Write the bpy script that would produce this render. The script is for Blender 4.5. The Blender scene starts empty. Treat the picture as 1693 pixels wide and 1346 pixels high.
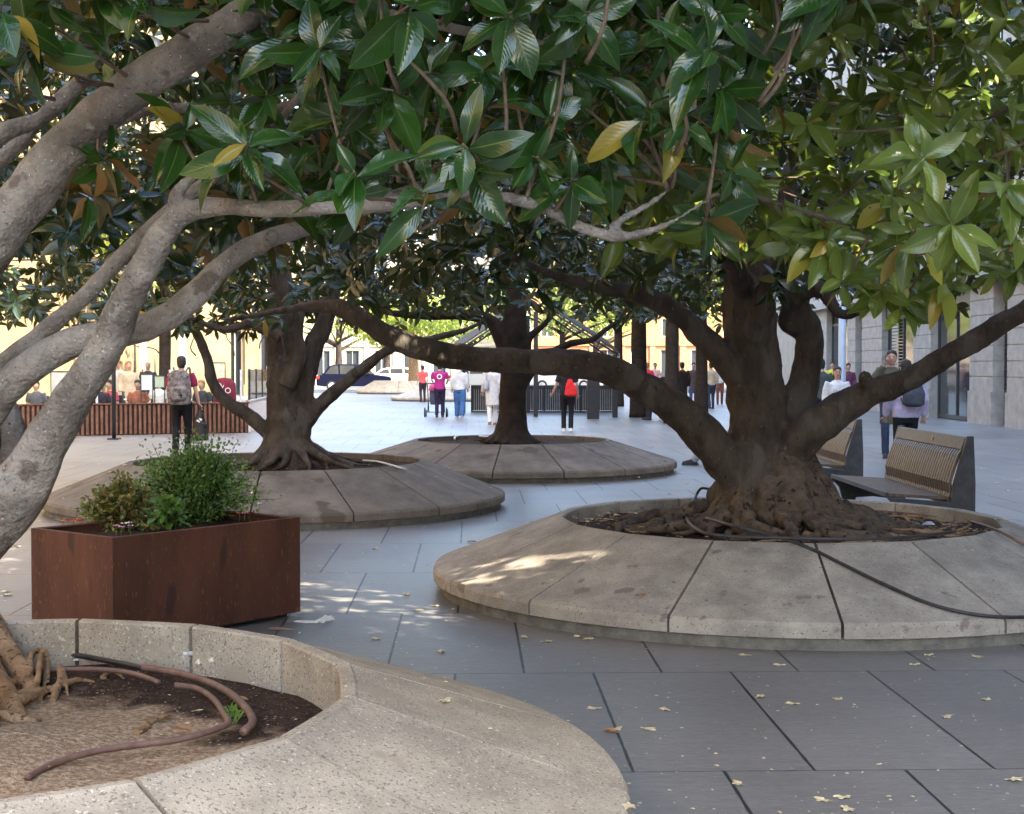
import bpy, bmesh, math, random
import numpy as np
from mathutils import Vector, Matrix, noise
R = math.radians
random.seed(7); rng = np.random.default_rng(7)
S = bpy.context.scene
COL = S.collection

# ---------------------------------------------------------------- camera
F = 2400.0; HC = 1.6; PITCH = math.atan((673-605)/F)
cam = bpy.data.cameras.new('camera'); cam.sensor_width = 36; cam.lens = 36*F/1693
cam.clip_start = 0.05; cam.clip_end = 2000
co = bpy.data.objects.new('camera', cam); COL.objects.link(co)
co.location = (0, 0, HC); co.rotation_euler = (math.pi/2-PITCH, 0, 0)
S.camera = co
def W(px, py, Y):
    """point at distance Y (metres along the street) seen in direction px,py of the reference"""
    a = (px-846.5)/F; b = (673-py)/F
    cp, sp = math.cos(PITCH), math.sin(PITCH)
    dy = cp + b*sp; dz = -sp + b*cp
    t = Y/dy
    return Vector((a*t, Y, HC+dz*t))
def proj(P):
    cp, sp = math.cos(PITCH), math.sin(PITCH)
    P = np.asarray(P, float); x = P[..., 0]; y = P[..., 1]; z = P[..., 2]-HC
    zc = y*cp - z*sp; yc = y*sp + z*cp
    zc = np.where(zc < .1, .1, zc)
    return 846.5+F*x/zc, 673-F*yc/zc
def G(px, py, z=0.0):
    """ground point (height z) under the pixel"""
    a = (px-846.5)/F; b = (673-py)/F
    cp, sp = math.cos(PITCH), math.sin(PITCH)
    dy = cp + b*sp; dz = -sp + b*cp
    t = (z-HC)/dz
    return Vector((a*t, dy*t, z))

# ---------------------------------------------------------------- light
SUN_AZ = (0.80, -0.60)          # direction towards the sun, on the ground
SUN_EL = R(38)
w = bpy.data.worlds.new('World'); S.world = w; w.use_nodes = True
nt = w.node_tree; bg = nt.nodes['Background']
sky = nt.nodes.new('ShaderNodeTexSky'); sky.sky_type = 'NISHITA'; sky.sun_disc = False
sky.sun_elevation = SUN_EL
sky.sun_rotation = math.atan2(SUN_AZ[0], SUN_AZ[1])
sky.dust_density = 2.6; sky.ozone_density = .7
nt.links.new(sky.outputs[0], bg.inputs[0]); bg.inputs[1].default_value = 0.15
sun = bpy.data.lights.new('sun', 'SUN'); sun.energy = 2.8; sun.angle = R(.5); sun.color = (1, .87, .68)
so = bpy.data.objects.new('sun', sun); COL.objects.link(so)
sd = Vector((SUN_AZ[0]*math.cos(SUN_EL), SUN_AZ[1]*math.cos(SUN_EL), math.sin(SUN_EL)))
so.rotation_euler = sd.to_track_quat('Z', 'Y').to_euler(); so.location = (20, -20, 30)
S.view_settings.view_transform = 'Standard'; S.view_settings.look = 'None'
S.view_settings.exposure = 3.2; S.view_settings.gamma = 1

# ---------------------------------------------------------------- tagging
def tag(o, label=None, cat=None, group=None, kind=None):
    if label: o['label'] = label
    if cat: o['category'] = cat
    if group: o['group'] = group
    if kind: o['kind'] = kind
    return o
def empty(name, loc=(0, 0, 0), rz=0, label=None, cat=None, group=None):
    o = bpy.data.objects.new(name, None); COL.objects.link(o)
    o.location = loc; o.rotation_euler = (0, 0, rz); o.empty_display_size = .2
    return tag(o, label, cat, group)
def children(o):
    return [c for c in COL.objects if c.parent == o]
def copy_tree(o, parent=None, label=None):
    c = o.copy(); COL.objects.link(c)
    if parent: c.parent = parent
    if label: c['label'] = label
    for ch in children(o): copy_tree(ch, c)
    return c

# ---------------------------------------------------------------- materials
def mat(name, c1, c2=None, rough=.7, scale=8, bump=0, bscale=40, spec=.5, metal=0, coat=0, specks=None, detail=6, stretch=None, speck_scale=60, speck_amt=.62, emis=None):
    m = bpy.data.materials.new(name); m.use_nodes = True
    n = m.node_tree; b = n.nodes['Principled BSDF']; L = n.links.new
    b.inputs['Roughness'].default_value = rough; b.inputs['Metallic'].default_value = metal
    b.inputs['Specular IOR Level'].default_value = spec
    if coat: b.inputs['Coat Weight'].default_value = coat
    tc = n.nodes.new('ShaderNodeTexCoord'); vec = tc.outputs['Object']
    if stretch:
        mp = n.nodes.new('ShaderNodeMapping'); mp.inputs['Scale'].default_value = stretch
        L(vec, mp.inputs[0]); vec = mp.outputs[0]
    col = None
    if c2:
        t = n.nodes.new('ShaderNodeTexNoise'); t.inputs['Scale'].default_value = scale
        t.inputs['Detail'].default_value = detail; t.inputs['Roughness'].default_value = .65
        L(vec, t.inputs['Vector'])
        r = n.nodes.new('ShaderNodeValToRGB'); r.color_ramp.elements[0].position = .35; r.color_ramp.elements[1].position = .68
        r.color_ramp.elements[0].color = (*c1, 1); r.color_ramp.elements[1].color = (*c2, 1)
        L(t.outputs[0], r.inputs[0]); col = r.outputs[0]
        if specks:
            for k, (sc, am, cc) in enumerate(specks):
                t2 = n.nodes.new('ShaderNodeTexNoise'); t2.inputs['Scale'].default_value = sc; t2.inputs['Detail'].default_value = 3
                L(vec, t2.inputs['Vector'])
                r2 = n.nodes.new('ShaderNodeValToRGB'); r2.color_ramp.elements[0].position = am; r2.color_ramp.elements[1].position = am+.04
                L(t2.outputs[0], r2.inputs[0])
                mx = n.nodes.new('ShaderNodeMix'); mx.data_type = 'RGBA'
                L(r2.outputs[0], mx.inputs[0]); L(col, mx.inputs[6]); mx.inputs[7].default_value = (*cc, 1)
                col = mx.outputs[2]
        L(col, b.inputs['Base Color'])
    else:
        b.inputs['Base Color'].default_value = (*c1, 1)
    if bump:
        t = n.nodes.new('ShaderNodeTexNoise'); t.inputs['Scale'].default_value = bscale; t.inputs['Detail'].default_value = 8
        L(vec, t.inputs['Vector'])
        bp = n.nodes.new('ShaderNodeBump'); bp.inputs['Strength'].default_value = bump; bp.inputs['Distance'].default_value = .02
        L(t.outputs[0], bp.inputs['Height']); L(bp.outputs[0], b.inputs['Normal'])
    return m

def leaf_mat(name, top_a, top_b, back_a, back_b, rough=.3, trans=.12, yellow=.04, vein=(.2, .28, .06)):
    m = bpy.data.materials.new(name); m.use_nodes = True
    n = m.node_tree; b = n.nodes['Principled BSDF']; L = n.links.new
    g = n.nodes.new('ShaderNodeNewGeometry'); uv = n.nodes.new('ShaderNodeUVMap')
    def ramp(src, stops):
        r = n.nodes.new('ShaderNodeValToRGB'); e = r.color_ramp.elements
        e[0].position, e[0].color = stops[0][0], (*stops[0][1], 1)
        e[1].position, e[1].color = stops[-1][0], (*stops[-1][1], 1)
        for p, c in stops[1:-1]:
            x = e.new(p); x.color = (*c, 1)
        L(src, r.inputs[0]); return r.outputs[0]
    def mix(f, a, c):
        x = n.nodes.new('ShaderNodeMix'); x.data_type = 'RGBA'
        if isinstance(f, float): x.inputs[0].default_value = f
        else: L(f, x.inputs[0])
        for s, v in ((6, a), (7, c)):
            if isinstance(v, tuple): x.inputs[s].default_value = (*v, 1)
            else: L(v, x.inputs[s])
        return x.outputs[2]
    rnd = g.outputs['Random Per Island']
    top = ramp(rnd, [(0, top_a), (.93-yellow, top_b), (1-yellow, (top_b[0]*1.8, top_b[1]*1.5, top_b[2])), (1, (.42, .26, .04))])
    back = ramp(rnd, [(0, back_a), (1, back_b)])
    sep = n.nodes.new('ShaderNodeSeparateXYZ'); L(uv.outputs[0], sep.inputs[0])
    def math_(op, a, b_=None, c=None):
        x = n.nodes.new('ShaderNodeMath'); x.operation = op
        for i, v in enumerate((a, b_, c)):
            if v is None: continue
            if isinstance(v, (int, float)): x.inputs[i].default_value = v
            else: L(v, x.inputs[i])
        return x.outputs[0]
    v = math_('ABSOLUTE', math_('SUBTRACT', sep.outputs[1], .5))       # 0 at the midrib .. .5 at the edge
    rib = math_('LESS_THAN', v, .028)
    # side veins: sin of (u*k - |v|*j)
    sv = math_('SINE', math_('SUBTRACT', math_('MULTIPLY', sep.outputs[0], 75.), math_('MULTIPLY', v, 40.)))
    svm = math_('MULTIPLY', math_('GREATER_THAN', sv, .93), .05)
    tn = n.nodes.new('ShaderNodeTexNoise'); tn.inputs['Scale'].default_value = 14
    tcn = n.nodes.new('ShaderNodeTexCoord'); L(tcn.outputs['Object'], tn.inputs['Vector'])
    top2 = mix(math_('MULTIPLY', tn.outputs[0], .45), top, tuple(min(1, x*1.7) for x in top_b))
    top3 = mix(svm, top2, vein); top4 = mix(math_('MULTIPLY', rib, .7), top3, vein)
    edge = math_('GREATER_THAN', v, .475)
    top4 = mix(math_('MULTIPLY', edge, .35), top4, vein)
    back2 = mix(math_('MULTIPLY', rib, .6), back, vein)
    colr = mix(g.outputs['Backfacing'], top4, back2)
    L(colr, b.inputs['Base Color'])
    ro = math_('ADD', math_('MULTIPLY', g.outputs['Backfacing'], .4), rough)
    L(ro, b.inputs['Roughness']); b.inputs['Specular IOR Level'].default_value = .5; b.inputs['Coat Weight'].default_value = .0; b.inputs['Coat Roughness'].default_value = .12
    bp = n.nodes.new('ShaderNodeBump'); bp.inputs['Strength'].default_value = .10; bp.inputs['Distance'].default_value = .004
    hh = math_('ADD', math_('MULTIPLY', sv, .35), math_('MULTIPLY', tn.outputs[0], 4.))
    L(hh, bp.inputs['Height']); L(bp.outputs[0], b.inputs['Normal'])
    tr = n.nodes.new('ShaderNodeBsdfTranslucent'); tr.inputs[0].default_value = (.35, .5, .05, 1)
    ms = n.nodes.new('ShaderNodeMixShader'); ms.inputs[0].default_value = trans
    L(b.outputs[0], ms.inputs[1]); L(tr.outputs[0], ms.inputs[2])
    L(ms.outputs[0], n.nodes['Material Output'].inputs[0])
    return m

M = {}
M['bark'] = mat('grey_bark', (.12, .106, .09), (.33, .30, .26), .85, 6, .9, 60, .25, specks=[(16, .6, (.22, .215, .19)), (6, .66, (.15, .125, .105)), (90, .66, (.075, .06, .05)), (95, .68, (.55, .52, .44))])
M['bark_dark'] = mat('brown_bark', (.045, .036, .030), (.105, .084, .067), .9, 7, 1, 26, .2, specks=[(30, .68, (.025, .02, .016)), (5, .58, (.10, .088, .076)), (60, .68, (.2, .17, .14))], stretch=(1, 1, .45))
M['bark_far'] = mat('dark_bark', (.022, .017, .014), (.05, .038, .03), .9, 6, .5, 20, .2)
M['root'] = mat('root_bark', (.24, .145, .075), (.46, .31, .18), .9, 10, .9, 45, .2, specks=[(40, .6, (.12, .07, .04))])
M['root_dark'] = mat('root_bark_brown', (.055, .042, .034), (.16, .12, .09), .9, 9, 1, 34, .2, specks=[(22, .6, (.035, .022, .016))])
M['twig'] = mat('twig_bark', (.09, .065, .045), (.19, .14, .1), .8, 20, .3, 60)
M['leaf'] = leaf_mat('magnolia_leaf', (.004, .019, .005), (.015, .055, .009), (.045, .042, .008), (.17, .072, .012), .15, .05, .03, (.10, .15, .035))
M['leaf_sunlit'] = leaf_mat('magnolia_leaf_sunlit', (.016, .046, .009), (.115, .165, .03), (.16, .12, .02), (.26, .12, .016), .16, .10, .06, (.17, .22, .06))  # leaf colour brightened and yellowed to stand in for sun highlights
M['leaf_shaded'] = leaf_mat('magnolia_leaf_shaded', (.004, .012, .006), (.010, .026, .009), (.016, .017, .006), (.05, .03, .01), .2, .05, .02, (.07, .10, .03))  # darker copy of the leaf, crown shade put into its colour
M['leaf_far'] = leaf_mat('plane_tree_leaf', (.10, .13, .02), (.20, .24, .04), (.14, .17, .04), (.24, .25, .06), .5, .35, .1)
M['shrub'] = leaf_mat('shrub_leaf', (.03, .085, .018), (.08, .18, .035), (.05, .12, .03), (.10, .2, .05), .4, .2, .01)
M['shrub_red'] = leaf_mat('reddish_shrub_leaf', (.04, .08, .02), (.14, .13, .035), (.09, .1, .03), (.28, .10, .05), .45, .15, .1)
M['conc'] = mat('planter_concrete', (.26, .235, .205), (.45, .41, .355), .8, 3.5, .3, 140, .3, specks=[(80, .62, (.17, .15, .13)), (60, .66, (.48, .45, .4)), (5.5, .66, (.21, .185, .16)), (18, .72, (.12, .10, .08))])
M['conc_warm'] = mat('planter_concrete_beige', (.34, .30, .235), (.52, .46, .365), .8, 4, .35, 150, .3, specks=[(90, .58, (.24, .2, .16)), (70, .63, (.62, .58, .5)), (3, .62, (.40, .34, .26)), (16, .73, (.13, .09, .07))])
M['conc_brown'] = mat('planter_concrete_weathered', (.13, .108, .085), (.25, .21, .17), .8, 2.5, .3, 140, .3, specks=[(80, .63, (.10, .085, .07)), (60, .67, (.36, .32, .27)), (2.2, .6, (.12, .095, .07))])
M['plinth'] = mat('plinth_stone', (.12, .115, .10), (.24, .225, .19), .85, 10, .4, 90)
M['soil'] = mat('dark_soil', (.018, .011, .008), (.07, .042, .03), .95, 25, 1, 60, .2, specks=[(55, .63, (.16, .09, .05)), (95, .68, (.5, .42, .32))])
M['sand'] = mat('sandy_soil', (.13, .085, .055), (.25, .175, .115), .95, 12, .8, 70, .2, specks=[(120, .6, (.42, .34, .25)), (50, .63, (.07, .045, .03))])
M['corten'] = mat('corten_steel', (.065, .026, .016), (.13, .05, .028), .75, 3, .15, 120, .35, specks=[(60, .62, (.17, .07, .035)), (4, .68, (.06, .028, .02)), (13, .69, (.14, .065, .04))], stretch=(1, 1, .3))
M['hose'] = mat('black_hose', (.02, .018, .02), (.045, .04, .042), .5, 20)
M['hose_brown'] = mat('brown_hose', (.13, .07, .055), (.24, .145, .11), .6, 12)
M['wood_slat'] = mat('bench_wood', (.065, .040, .022), (.16, .10, .055), .45, 30, .2, 60, .5, stretch=(1, 1, .2))
M['rail_wood'] = mat('bench_rail_wood', (.09, .065, .04), (.15, .115, .075), .5, 20)
M['castmetal'] = mat('grey_cast_metal', (.03, .031, .035), (.06, .062, .07), .5, 10, .1, 60, .5, .3)
M['terr_wood'] = mat('terrace_wood', (.07, .028, .015), (.17, .075, .04), .6, 9)
M['white_board'] = mat('white_boards', (.55, .5, .47), (.7, .65, .62), .6, 5)
M['black'] = mat('black_metal', (.012, .012, .014), None, .4)
M['darkgrey'] = mat('dark_grey_metal', (.035, .037, .04), None, .5)
M['steel'] = mat('painted_pole', (.34, .42, .52), (.42, .5, .6), .4, 5)
M['white'] = mat('white_plastic', (.75, .75, .73), None, .5)
M['paper'] = mat('paper', (.75, .74, .7), (.9, .88, .84), .8, 20)
M['stone'] = mat('facade_stone', (.27, .255, .23), (.40, .38, .34), .8, 3, .15, 50)
M['plaster_y'] = mat('cream_plaster', (.24, .17, .085), (.31, .235, .13), .85, 1.5)
M['plaster_w'] = mat('pale_plaster', (.27, .225, .17), (.34, .29, .23), .85, 1.5)
M['plaster_o'] = mat('ochre_plaster', (.28, .13, .06), (.32, .17, .085), .85, 1.5)
M['winglass'] = mat('window_glass', (.03, .035, .04), None, .06, spec=.8)
M['dark_in'] = mat('shop_interior', (.05, .045, .04), (.14, .11, .08), .7, 2)
M['red_brown'] = mat('red_brown_panel', (.16, .05, .03), None, .5)
M['shutter'] = mat('shutter_grey', (.3, .28, .25), None, .5)
M['skin'] = mat('skin', (.46, .27, .19), (.5, .31, .22), .55, 20)
M['hair_dark'] = mat('dark_hair', (.012, .009, .008), (.03, .022, .018), .6, 60, .4, 120)
M['hair_ginger'] = mat('ginger_hair', (.3, .12, .04), (.4, .18, .07), .6, 60)
M['hair_white'] = mat('white_hair', (.55, .52, .48), (.68, .65, .6), .6, 60)
def cloth(n, c):
    if n not in M: M[n] = mat(n, tuple(x*.8 for x in c), tuple(min(1, x*1.15) for x in c), .85, 9, .3, 18, .2)
    return M[n]
def glass_mat():
    m = bpy.data.materials.new('clear_glass'); m.use_nodes = True
    n = m.node_tree; L = n.links.new; b = n.nodes['Principled BSDF']
    t = n.nodes.new('ShaderNodeBsdfTransparent'); t.inputs[0].default_value = (.92, .96, .96, 1)
    g = n.nodes.new('ShaderNodeBsdfGlossy'); g.inputs['Roughness'].default_value = .03
    fr = n.nodes.new('ShaderNodeFresnel'); fr.inputs[0].default_value = 1.5
    s = n.nodes.new('ShaderNodeMixShader'); L(fr.outputs[0], s.inputs[0]); L(t.outputs[0], s.inputs[1]); L(g.outputs[0], s.inputs[2])
    L(s.outputs[0], n.nodes['Material Output'].inputs[0]); return m
M['glass'] = glass_mat()

# ---------------------------------------------------------------- mesh builder
class MB:
    def __init__(s): s.v = []; s.f = []; s.m = []
    def add(s, vs, fs, mi=0):
        o = len(s.v); s.v += [tuple(v) for v in vs]; s.f += [tuple(i+o for i in f) for f in fs]; s.m += [mi]*len(fs); return s
    def box(s, c, d, rz=0, mi=0, taper=1):
        cx, cy, cz = c; dx, dy, dz = d[0]/2, d[1]/2, d[2]/2; vs = []
        for z, k in ((-dz, 1), (dz, taper)):
            for x, y in ((-dx, -dy), (dx, -dy), (dx, dy), (-dx, dy)):
                x *= k; y *= k
                vs.append((cx+x*math.cos(rz)-y*math.sin(rz), cy+x*math.sin(rz)+y*math.cos(rz), cz+z))
        return s.add(vs, [(3, 2, 1, 0), (4, 5, 6, 7), (0, 1, 5, 4), (1, 2, 6, 5), (2, 3, 7, 6), (3, 0, 4, 7)], mi)
    def bb(s, x0, x1, y0, y1, z0, z1, mi=0):
        return s.box(((x0+x1)/2, (y0+y1)/2, (z0+z1)/2), (abs(x1-x0), abs(y1-y0), abs(z1-z0)), 0, mi)
    def tube(s, pts, rad, n=8, mi=0, caps=True, wob=0, seed=0):
        pts = [Vector(p) for p in pts]
        if not isinstance(rad, (list, tuple)): rad = [rad]*len(pts)
        T = []
        for i in range(len(pts)):
            a = pts[max(0, i-1)]; b = pts[min(len(pts)-1, i+1)]; T.append((b-a).normalized())
        u = T[0].orthogonal().normalized(); vs = []; fs = []
        for i, p in enumerate(pts):
            u = (u - T[i]*u.dot(T[i]))
            u = u.normalized() if u.length > 1e-5 else T[i].orthogonal().normalized()
            w_ = T[i].cross(u)
            for k in range(n):
                a = 2*math.pi*k/n; r = rad[i]
                if wob: r *= 1+wob*noise.noise(Vector((math.cos(a)*1.3+seed, math.sin(a)*1.3, i*.35)))
                vs.append(p+(u*math.cos(a)+w_*math.sin(a))*r)
        for i in range(len(pts)-1):
            for k in range(n):
                fs.append((i*n+k, i*n+(k+1) % n, (i+1)*n+(k+1) % n, (i+1)*n+k))
        if caps:
            fs.append(tuple(range(n-1, -1, -1))); fs.append(tuple((len(pts)-1)*n+k for k in range(n)))
        return s.add(vs, fs, mi)
    def loft(s, rings, n=14, mi=0, caps=True, M_=None):
        vs = []; fs = []
        for (cx, cy, cz, rx, ry) in rings:
            for k in range(n):
                a = 2*math.pi*k/n; v = Vector((cx+rx*math.cos(a), cy+ry*math.sin(a), cz))
                vs.append(M_ @ v if M_ else v)
        for i in range(len(rings)-1):
            for k in range(n): fs.append((i*n+k, i*n+(k+1) % n, (i+1)*n+(k+1) % n, (i+1)*n+k))
        if caps: fs += [tuple(range(n-1, -1, -1)), tuple((len(rings)-1)*n+k for k in range(n))]
        return s.add(vs, fs, mi)
    def ball(s, c, r, n=12, mi=0):
        rx, ry, rz = (r, r, r) if not isinstance(r, (list, tuple)) else r
        rings = [(c[0], c[1], c[2]+rz*math.sin(t), max(1e-4, rx*math.cos(t)), max(1e-4, ry*math.cos(t))) for t in [(-90+180*i/8)*math.pi/180 for i in range(9)]]
        return s.loft(rings, n, mi)
    def prism(s, poly, a0, a1, axis='y', mi=0):
        n = len(poly)
        def P(p, a): return (p[0], a, p[1]) if axis == 'y' else ((a, p[0], p[1]) if axis == 'x' else (p[0], p[1], a))
        vs = [P(p, a0) for p in poly]+[P(p, a1) for p in poly]
        fs = [tuple(range(n)), tuple(range(2*n-1, n-1, -1))]+[(i, n+i, n+(i+1) % n, (i+1) % n) for i in range(n)]
        return s.add(vs, fs, mi)
    def build(s, name, m, parent=None, smooth=False, loc=None, bevel=0, fix=True):
        me = bpy.data.meshes.new(name); me.from_pydata(s.v, [], s.f); me.update()
        ms = m if isinstance(m, (list, tuple)) else [m]
        for x in ms: me.materials.append(x)
        if len(ms) > 1: me.polygons.foreach_set('material_index', s.m)
        if fix:
            bm = bmesh.new(); bm.from_mesh(me); bmesh.ops.recalc_face_normals(bm, faces=bm.faces); bm.to_mesh(me); bm.free()
        if smooth: me.polygons.foreach_set('use_smooth', [True]*len(me.polygons))
        o = bpy.data.objects.new(name, me); COL.objects.link(o)
        if parent: o.parent = parent
        if loc: o.location = loc
        if bevel:
            b = o.modifiers.new('bevel', 'BEVEL'); b.width = bevel; b.segments = 2; b.limit_method = 'ANGLE'
        return o
def remesh(o, vox, smooth=3, disp=0, dscale=.15):
    r = o.modifiers.new('r', 'REMESH'); r.mode = 'VOXEL'; r.voxel_size = vox; r.use_smooth_shade = True
    if smooth:
        s_ = o.modifiers.new('s', 'SMOOTH'); s_.factor = .6; s_.iterations = smooth
    if disp:
        t = bpy.data.textures.new('lumps', 'CLOUDS'); t.noise_scale = dscale; t.noise_depth = 3
        d = o.modifiers.new('d', 'DISPLACE'); d.texture = t; d.strength = disp; d.mid_level = .5
        d.texture_coords = 'LOCAL'
def spline(pts, rad, sub=6):
    """Catmull-Rom through control points"""
    P = [Vector(p) for p in pts]; out = []; ro = []
    for i in range(len(P)-1):
        p0 = P[max(0, i-1)]; p1 = P[i]; p2 = P[i+1]; p3 = P[min(len(P)-1, i+2)]
        for k in range(sub):
            t = k/sub
            out.append(.5*((2*p1)+(p2-p0)*t+(2*p0-5*p1+4*p2-p3)*t*t+(3*p1-p0-3*p2+p3)*t**3))
            ro.append(rad[i]*(1-t)+rad[i+1]*t)
    out.append(P[-1]); ro.append(rad[-1]); return out, ro

# ---------------------------------------------------------------- leaves
def leaf_mesh(name, P, D, N, Ln, m, parent, nu=6, nv=2, width=.19, seed=0, curl=.25, obovate=1.0, wave=.02):
    """P origins, D directions, N upper-side normals, Ln lengths (numpy arrays) -> one mesh of leaf blades"""
    r = np.random.default_rng(seed); n = len(P)
    D = D/np.linalg.norm(D, axis=1)[:, None]
    Sd = np.cross(D, N); Sd /= np.maximum(1e-6, np.linalg.norm(Sd, axis=1))[:, None]; N = np.cross(Sd, D)
    u = np.linspace(0, 1, nu+1); v = np.linspace(-1, 1, 2*nv+1)
    wprof = np.where(u < .1, .03, 0)+np.clip(np.sin(np.pi*np.clip((u-.07)/.93, 0, 1)**obovate), 0, 1)**.8
    wprof[-1] = .02
    U, V = np.meshgrid(u, v, indexing='ij'); Wd = wprof[:, None]*np.ones_like(V)
    nvtx = U.size
    cu = curl*(-.1+2.1*r.random(n)); fold = .08+.6*r.random(n); wv = wave*r.random(n)*2; ph = r.random(n)*6.3
    wf = width*(.8+.4*r.random(n)); tw = (r.random(n)-.5)*1.8
    a = U[None]*1.0
    b = (V*Wd)[None]*wf[:, None, None]
    c = -cu[:, None, None]*(U**2)[None] + fold[:, None, None]*np.abs(b) + wv[:, None, None]*np.sin(U[None]*9+ph[:, None, None])*np.abs(V)[None]*Wd[None]
    # twist along the blade
    an = tw[:, None, None]*U[None]; b2 = b*np.cos(an)-0*an; c = c + b*np.sin(an)
    a = a - .12*cu[:, None, None]*U[None]**2
    L_ = Ln[:, None, None]
    X = P[:, None, None, :] + (D[:, None, None, :]*(a*L_)[..., None] + Sd[:, None, None, :]*(b2*L_)[..., None] + N[:, None, None, :]*(c*L_)[..., None])
    X = X.reshape(-1, 3).astype(np.float32)
    nvv = 2*nv+1; q = []
    for i in range(nu):
        for j in range(nvv-1): q.append((i*nvv+j, i*nvv+j+1, (i+1)*nvv+j+1, (i+1)*nvv+j))
    q = np.array(q); faces = (q[None]+(np.arange(n)*nvtx)[:, None, None]).reshape(-1, 4)
    me = bpy.data.meshes.new(name)
    me.vertices.add(len(X)); me.vertices.foreach_set('co', X.ravel())
    nf = len(faces); me.loops.add(nf*4); me.loops.foreach_set('vertex_index', faces.ravel().astype(np.int32))
    me.polygons.add(nf); me.polygons.foreach_set('loop_start', np.arange(0, nf*4, 4, dtype=np.int32))
    me.polygons.foreach_set('loop_total', np.full(nf, 4, dtype=np.int32))
    uvl = me.uv_layers.new(name='UVMap')
    uvv = np.stack([U.ravel(), (V.ravel()+1)/2], 1); uvf = uvv[q.ravel()]
    uvl.data.foreach_set('uv', np.tile(uvf, (n, 1)).astype(np.float32).ravel())
    me.update(calc_edges=True); me.validate()
    me.polygons.foreach_set('use_smooth', [True]*len(me.polygons))
    me.materials.append(m)
    o = bpy.data.objects.new(name, me); COL.objects.link(o)
    if parent: o.parent = parent
    return o
def norm(a): return a/np.maximum(1e-6, np.linalg.norm(a, axis=-1))[..., None]
def rosettes(T, A, per=9, length=.17, lr=.25, seed=1, droop=.35, spread=(40, 100)):
    """leaf origins/directions/normals for whorls at tips T with shoot axes A"""
    r = np.random.default_rng(seed); n = len(T); A = norm(A)
    tmp = np.where(np.abs(A[:, 2:3]) > .9, np.array([[1., 0, 0]]), np.array([[0, 0, 1.]]))
    B = norm(np.cross(A, tmp)); C = np.cross(A, B)
    Ps = []; Ds = []; Ns = []; Ls = []
    for k in range(per):
        keep = r.random(n) < .93
        az = k*2.399+r.random(n)*.7; el = np.radians(spread[0]+(spread[1]-spread[0])*(1-k/per)+r.normal(0, 10, n))
        rad = B*np.cos(az)[:, None]+C*np.sin(az)[:, None]
        d = A*np.cos(el)[:, None]+rad*np.sin(el)[:, None]
        d = norm(d+np.array([0, 0, -1.])*droop*r.random(n)[:, None]+r.normal(0, .27, (n, 3)))
        nn = A*1.0-rad*.2+r.normal(0, .38, (n, 3))
        p = T-A*(.03*length/.17*(1-k/per)*3)[None] if False else T-A*(.06*(1-k/per))
        L = length*(1-lr+2*lr*r.random(n))*(.75 if k > per-3 else 1)
        Ps.append(p[keep]); Ds.append(d[keep]); Ns.append(nn[keep]); Ls.append(L[keep])
    return np.concatenate(Ps), np.concatenate(Ds), np.concatenate(Ns), np.concatenate(Ls)
def twigs(T, A, hubs, name, parent, rad=.006, every=1, maxd=1.6, seed=3):
    """small shoots curving from each whorl back to the nearest limb point"""
    mb = MB(); H = np.array([list(h) for h in hubs])
    for i in range(0, len(T), every):
        t = T[i]; d2 = np.linalg.norm(H-t, axis=1); j = int(np.argmin(d2)); h = H[j]
        if d2[j] > maxd:
            h = t+(h-t)/d2[j]*maxd
        a = Vector(A[i]).normalized(); p = Vector(t); q = Vector(h)
        L = (p-q).length
        m1 = p-a*min(.35*L, .3)
        m2 = q+(p-q)*.35+Vector((0, 0, -.06*L))
        pts, rr = spline([q, m2, m1, p], [rad*1.8, rad*1.4, rad, rad*.8], 3)
        mb.tube(pts, rr, 5)
    o = mb.build(name, M['twig'], parent, True, fix=False); o['kind'] = 'stuff'; return o

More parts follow.
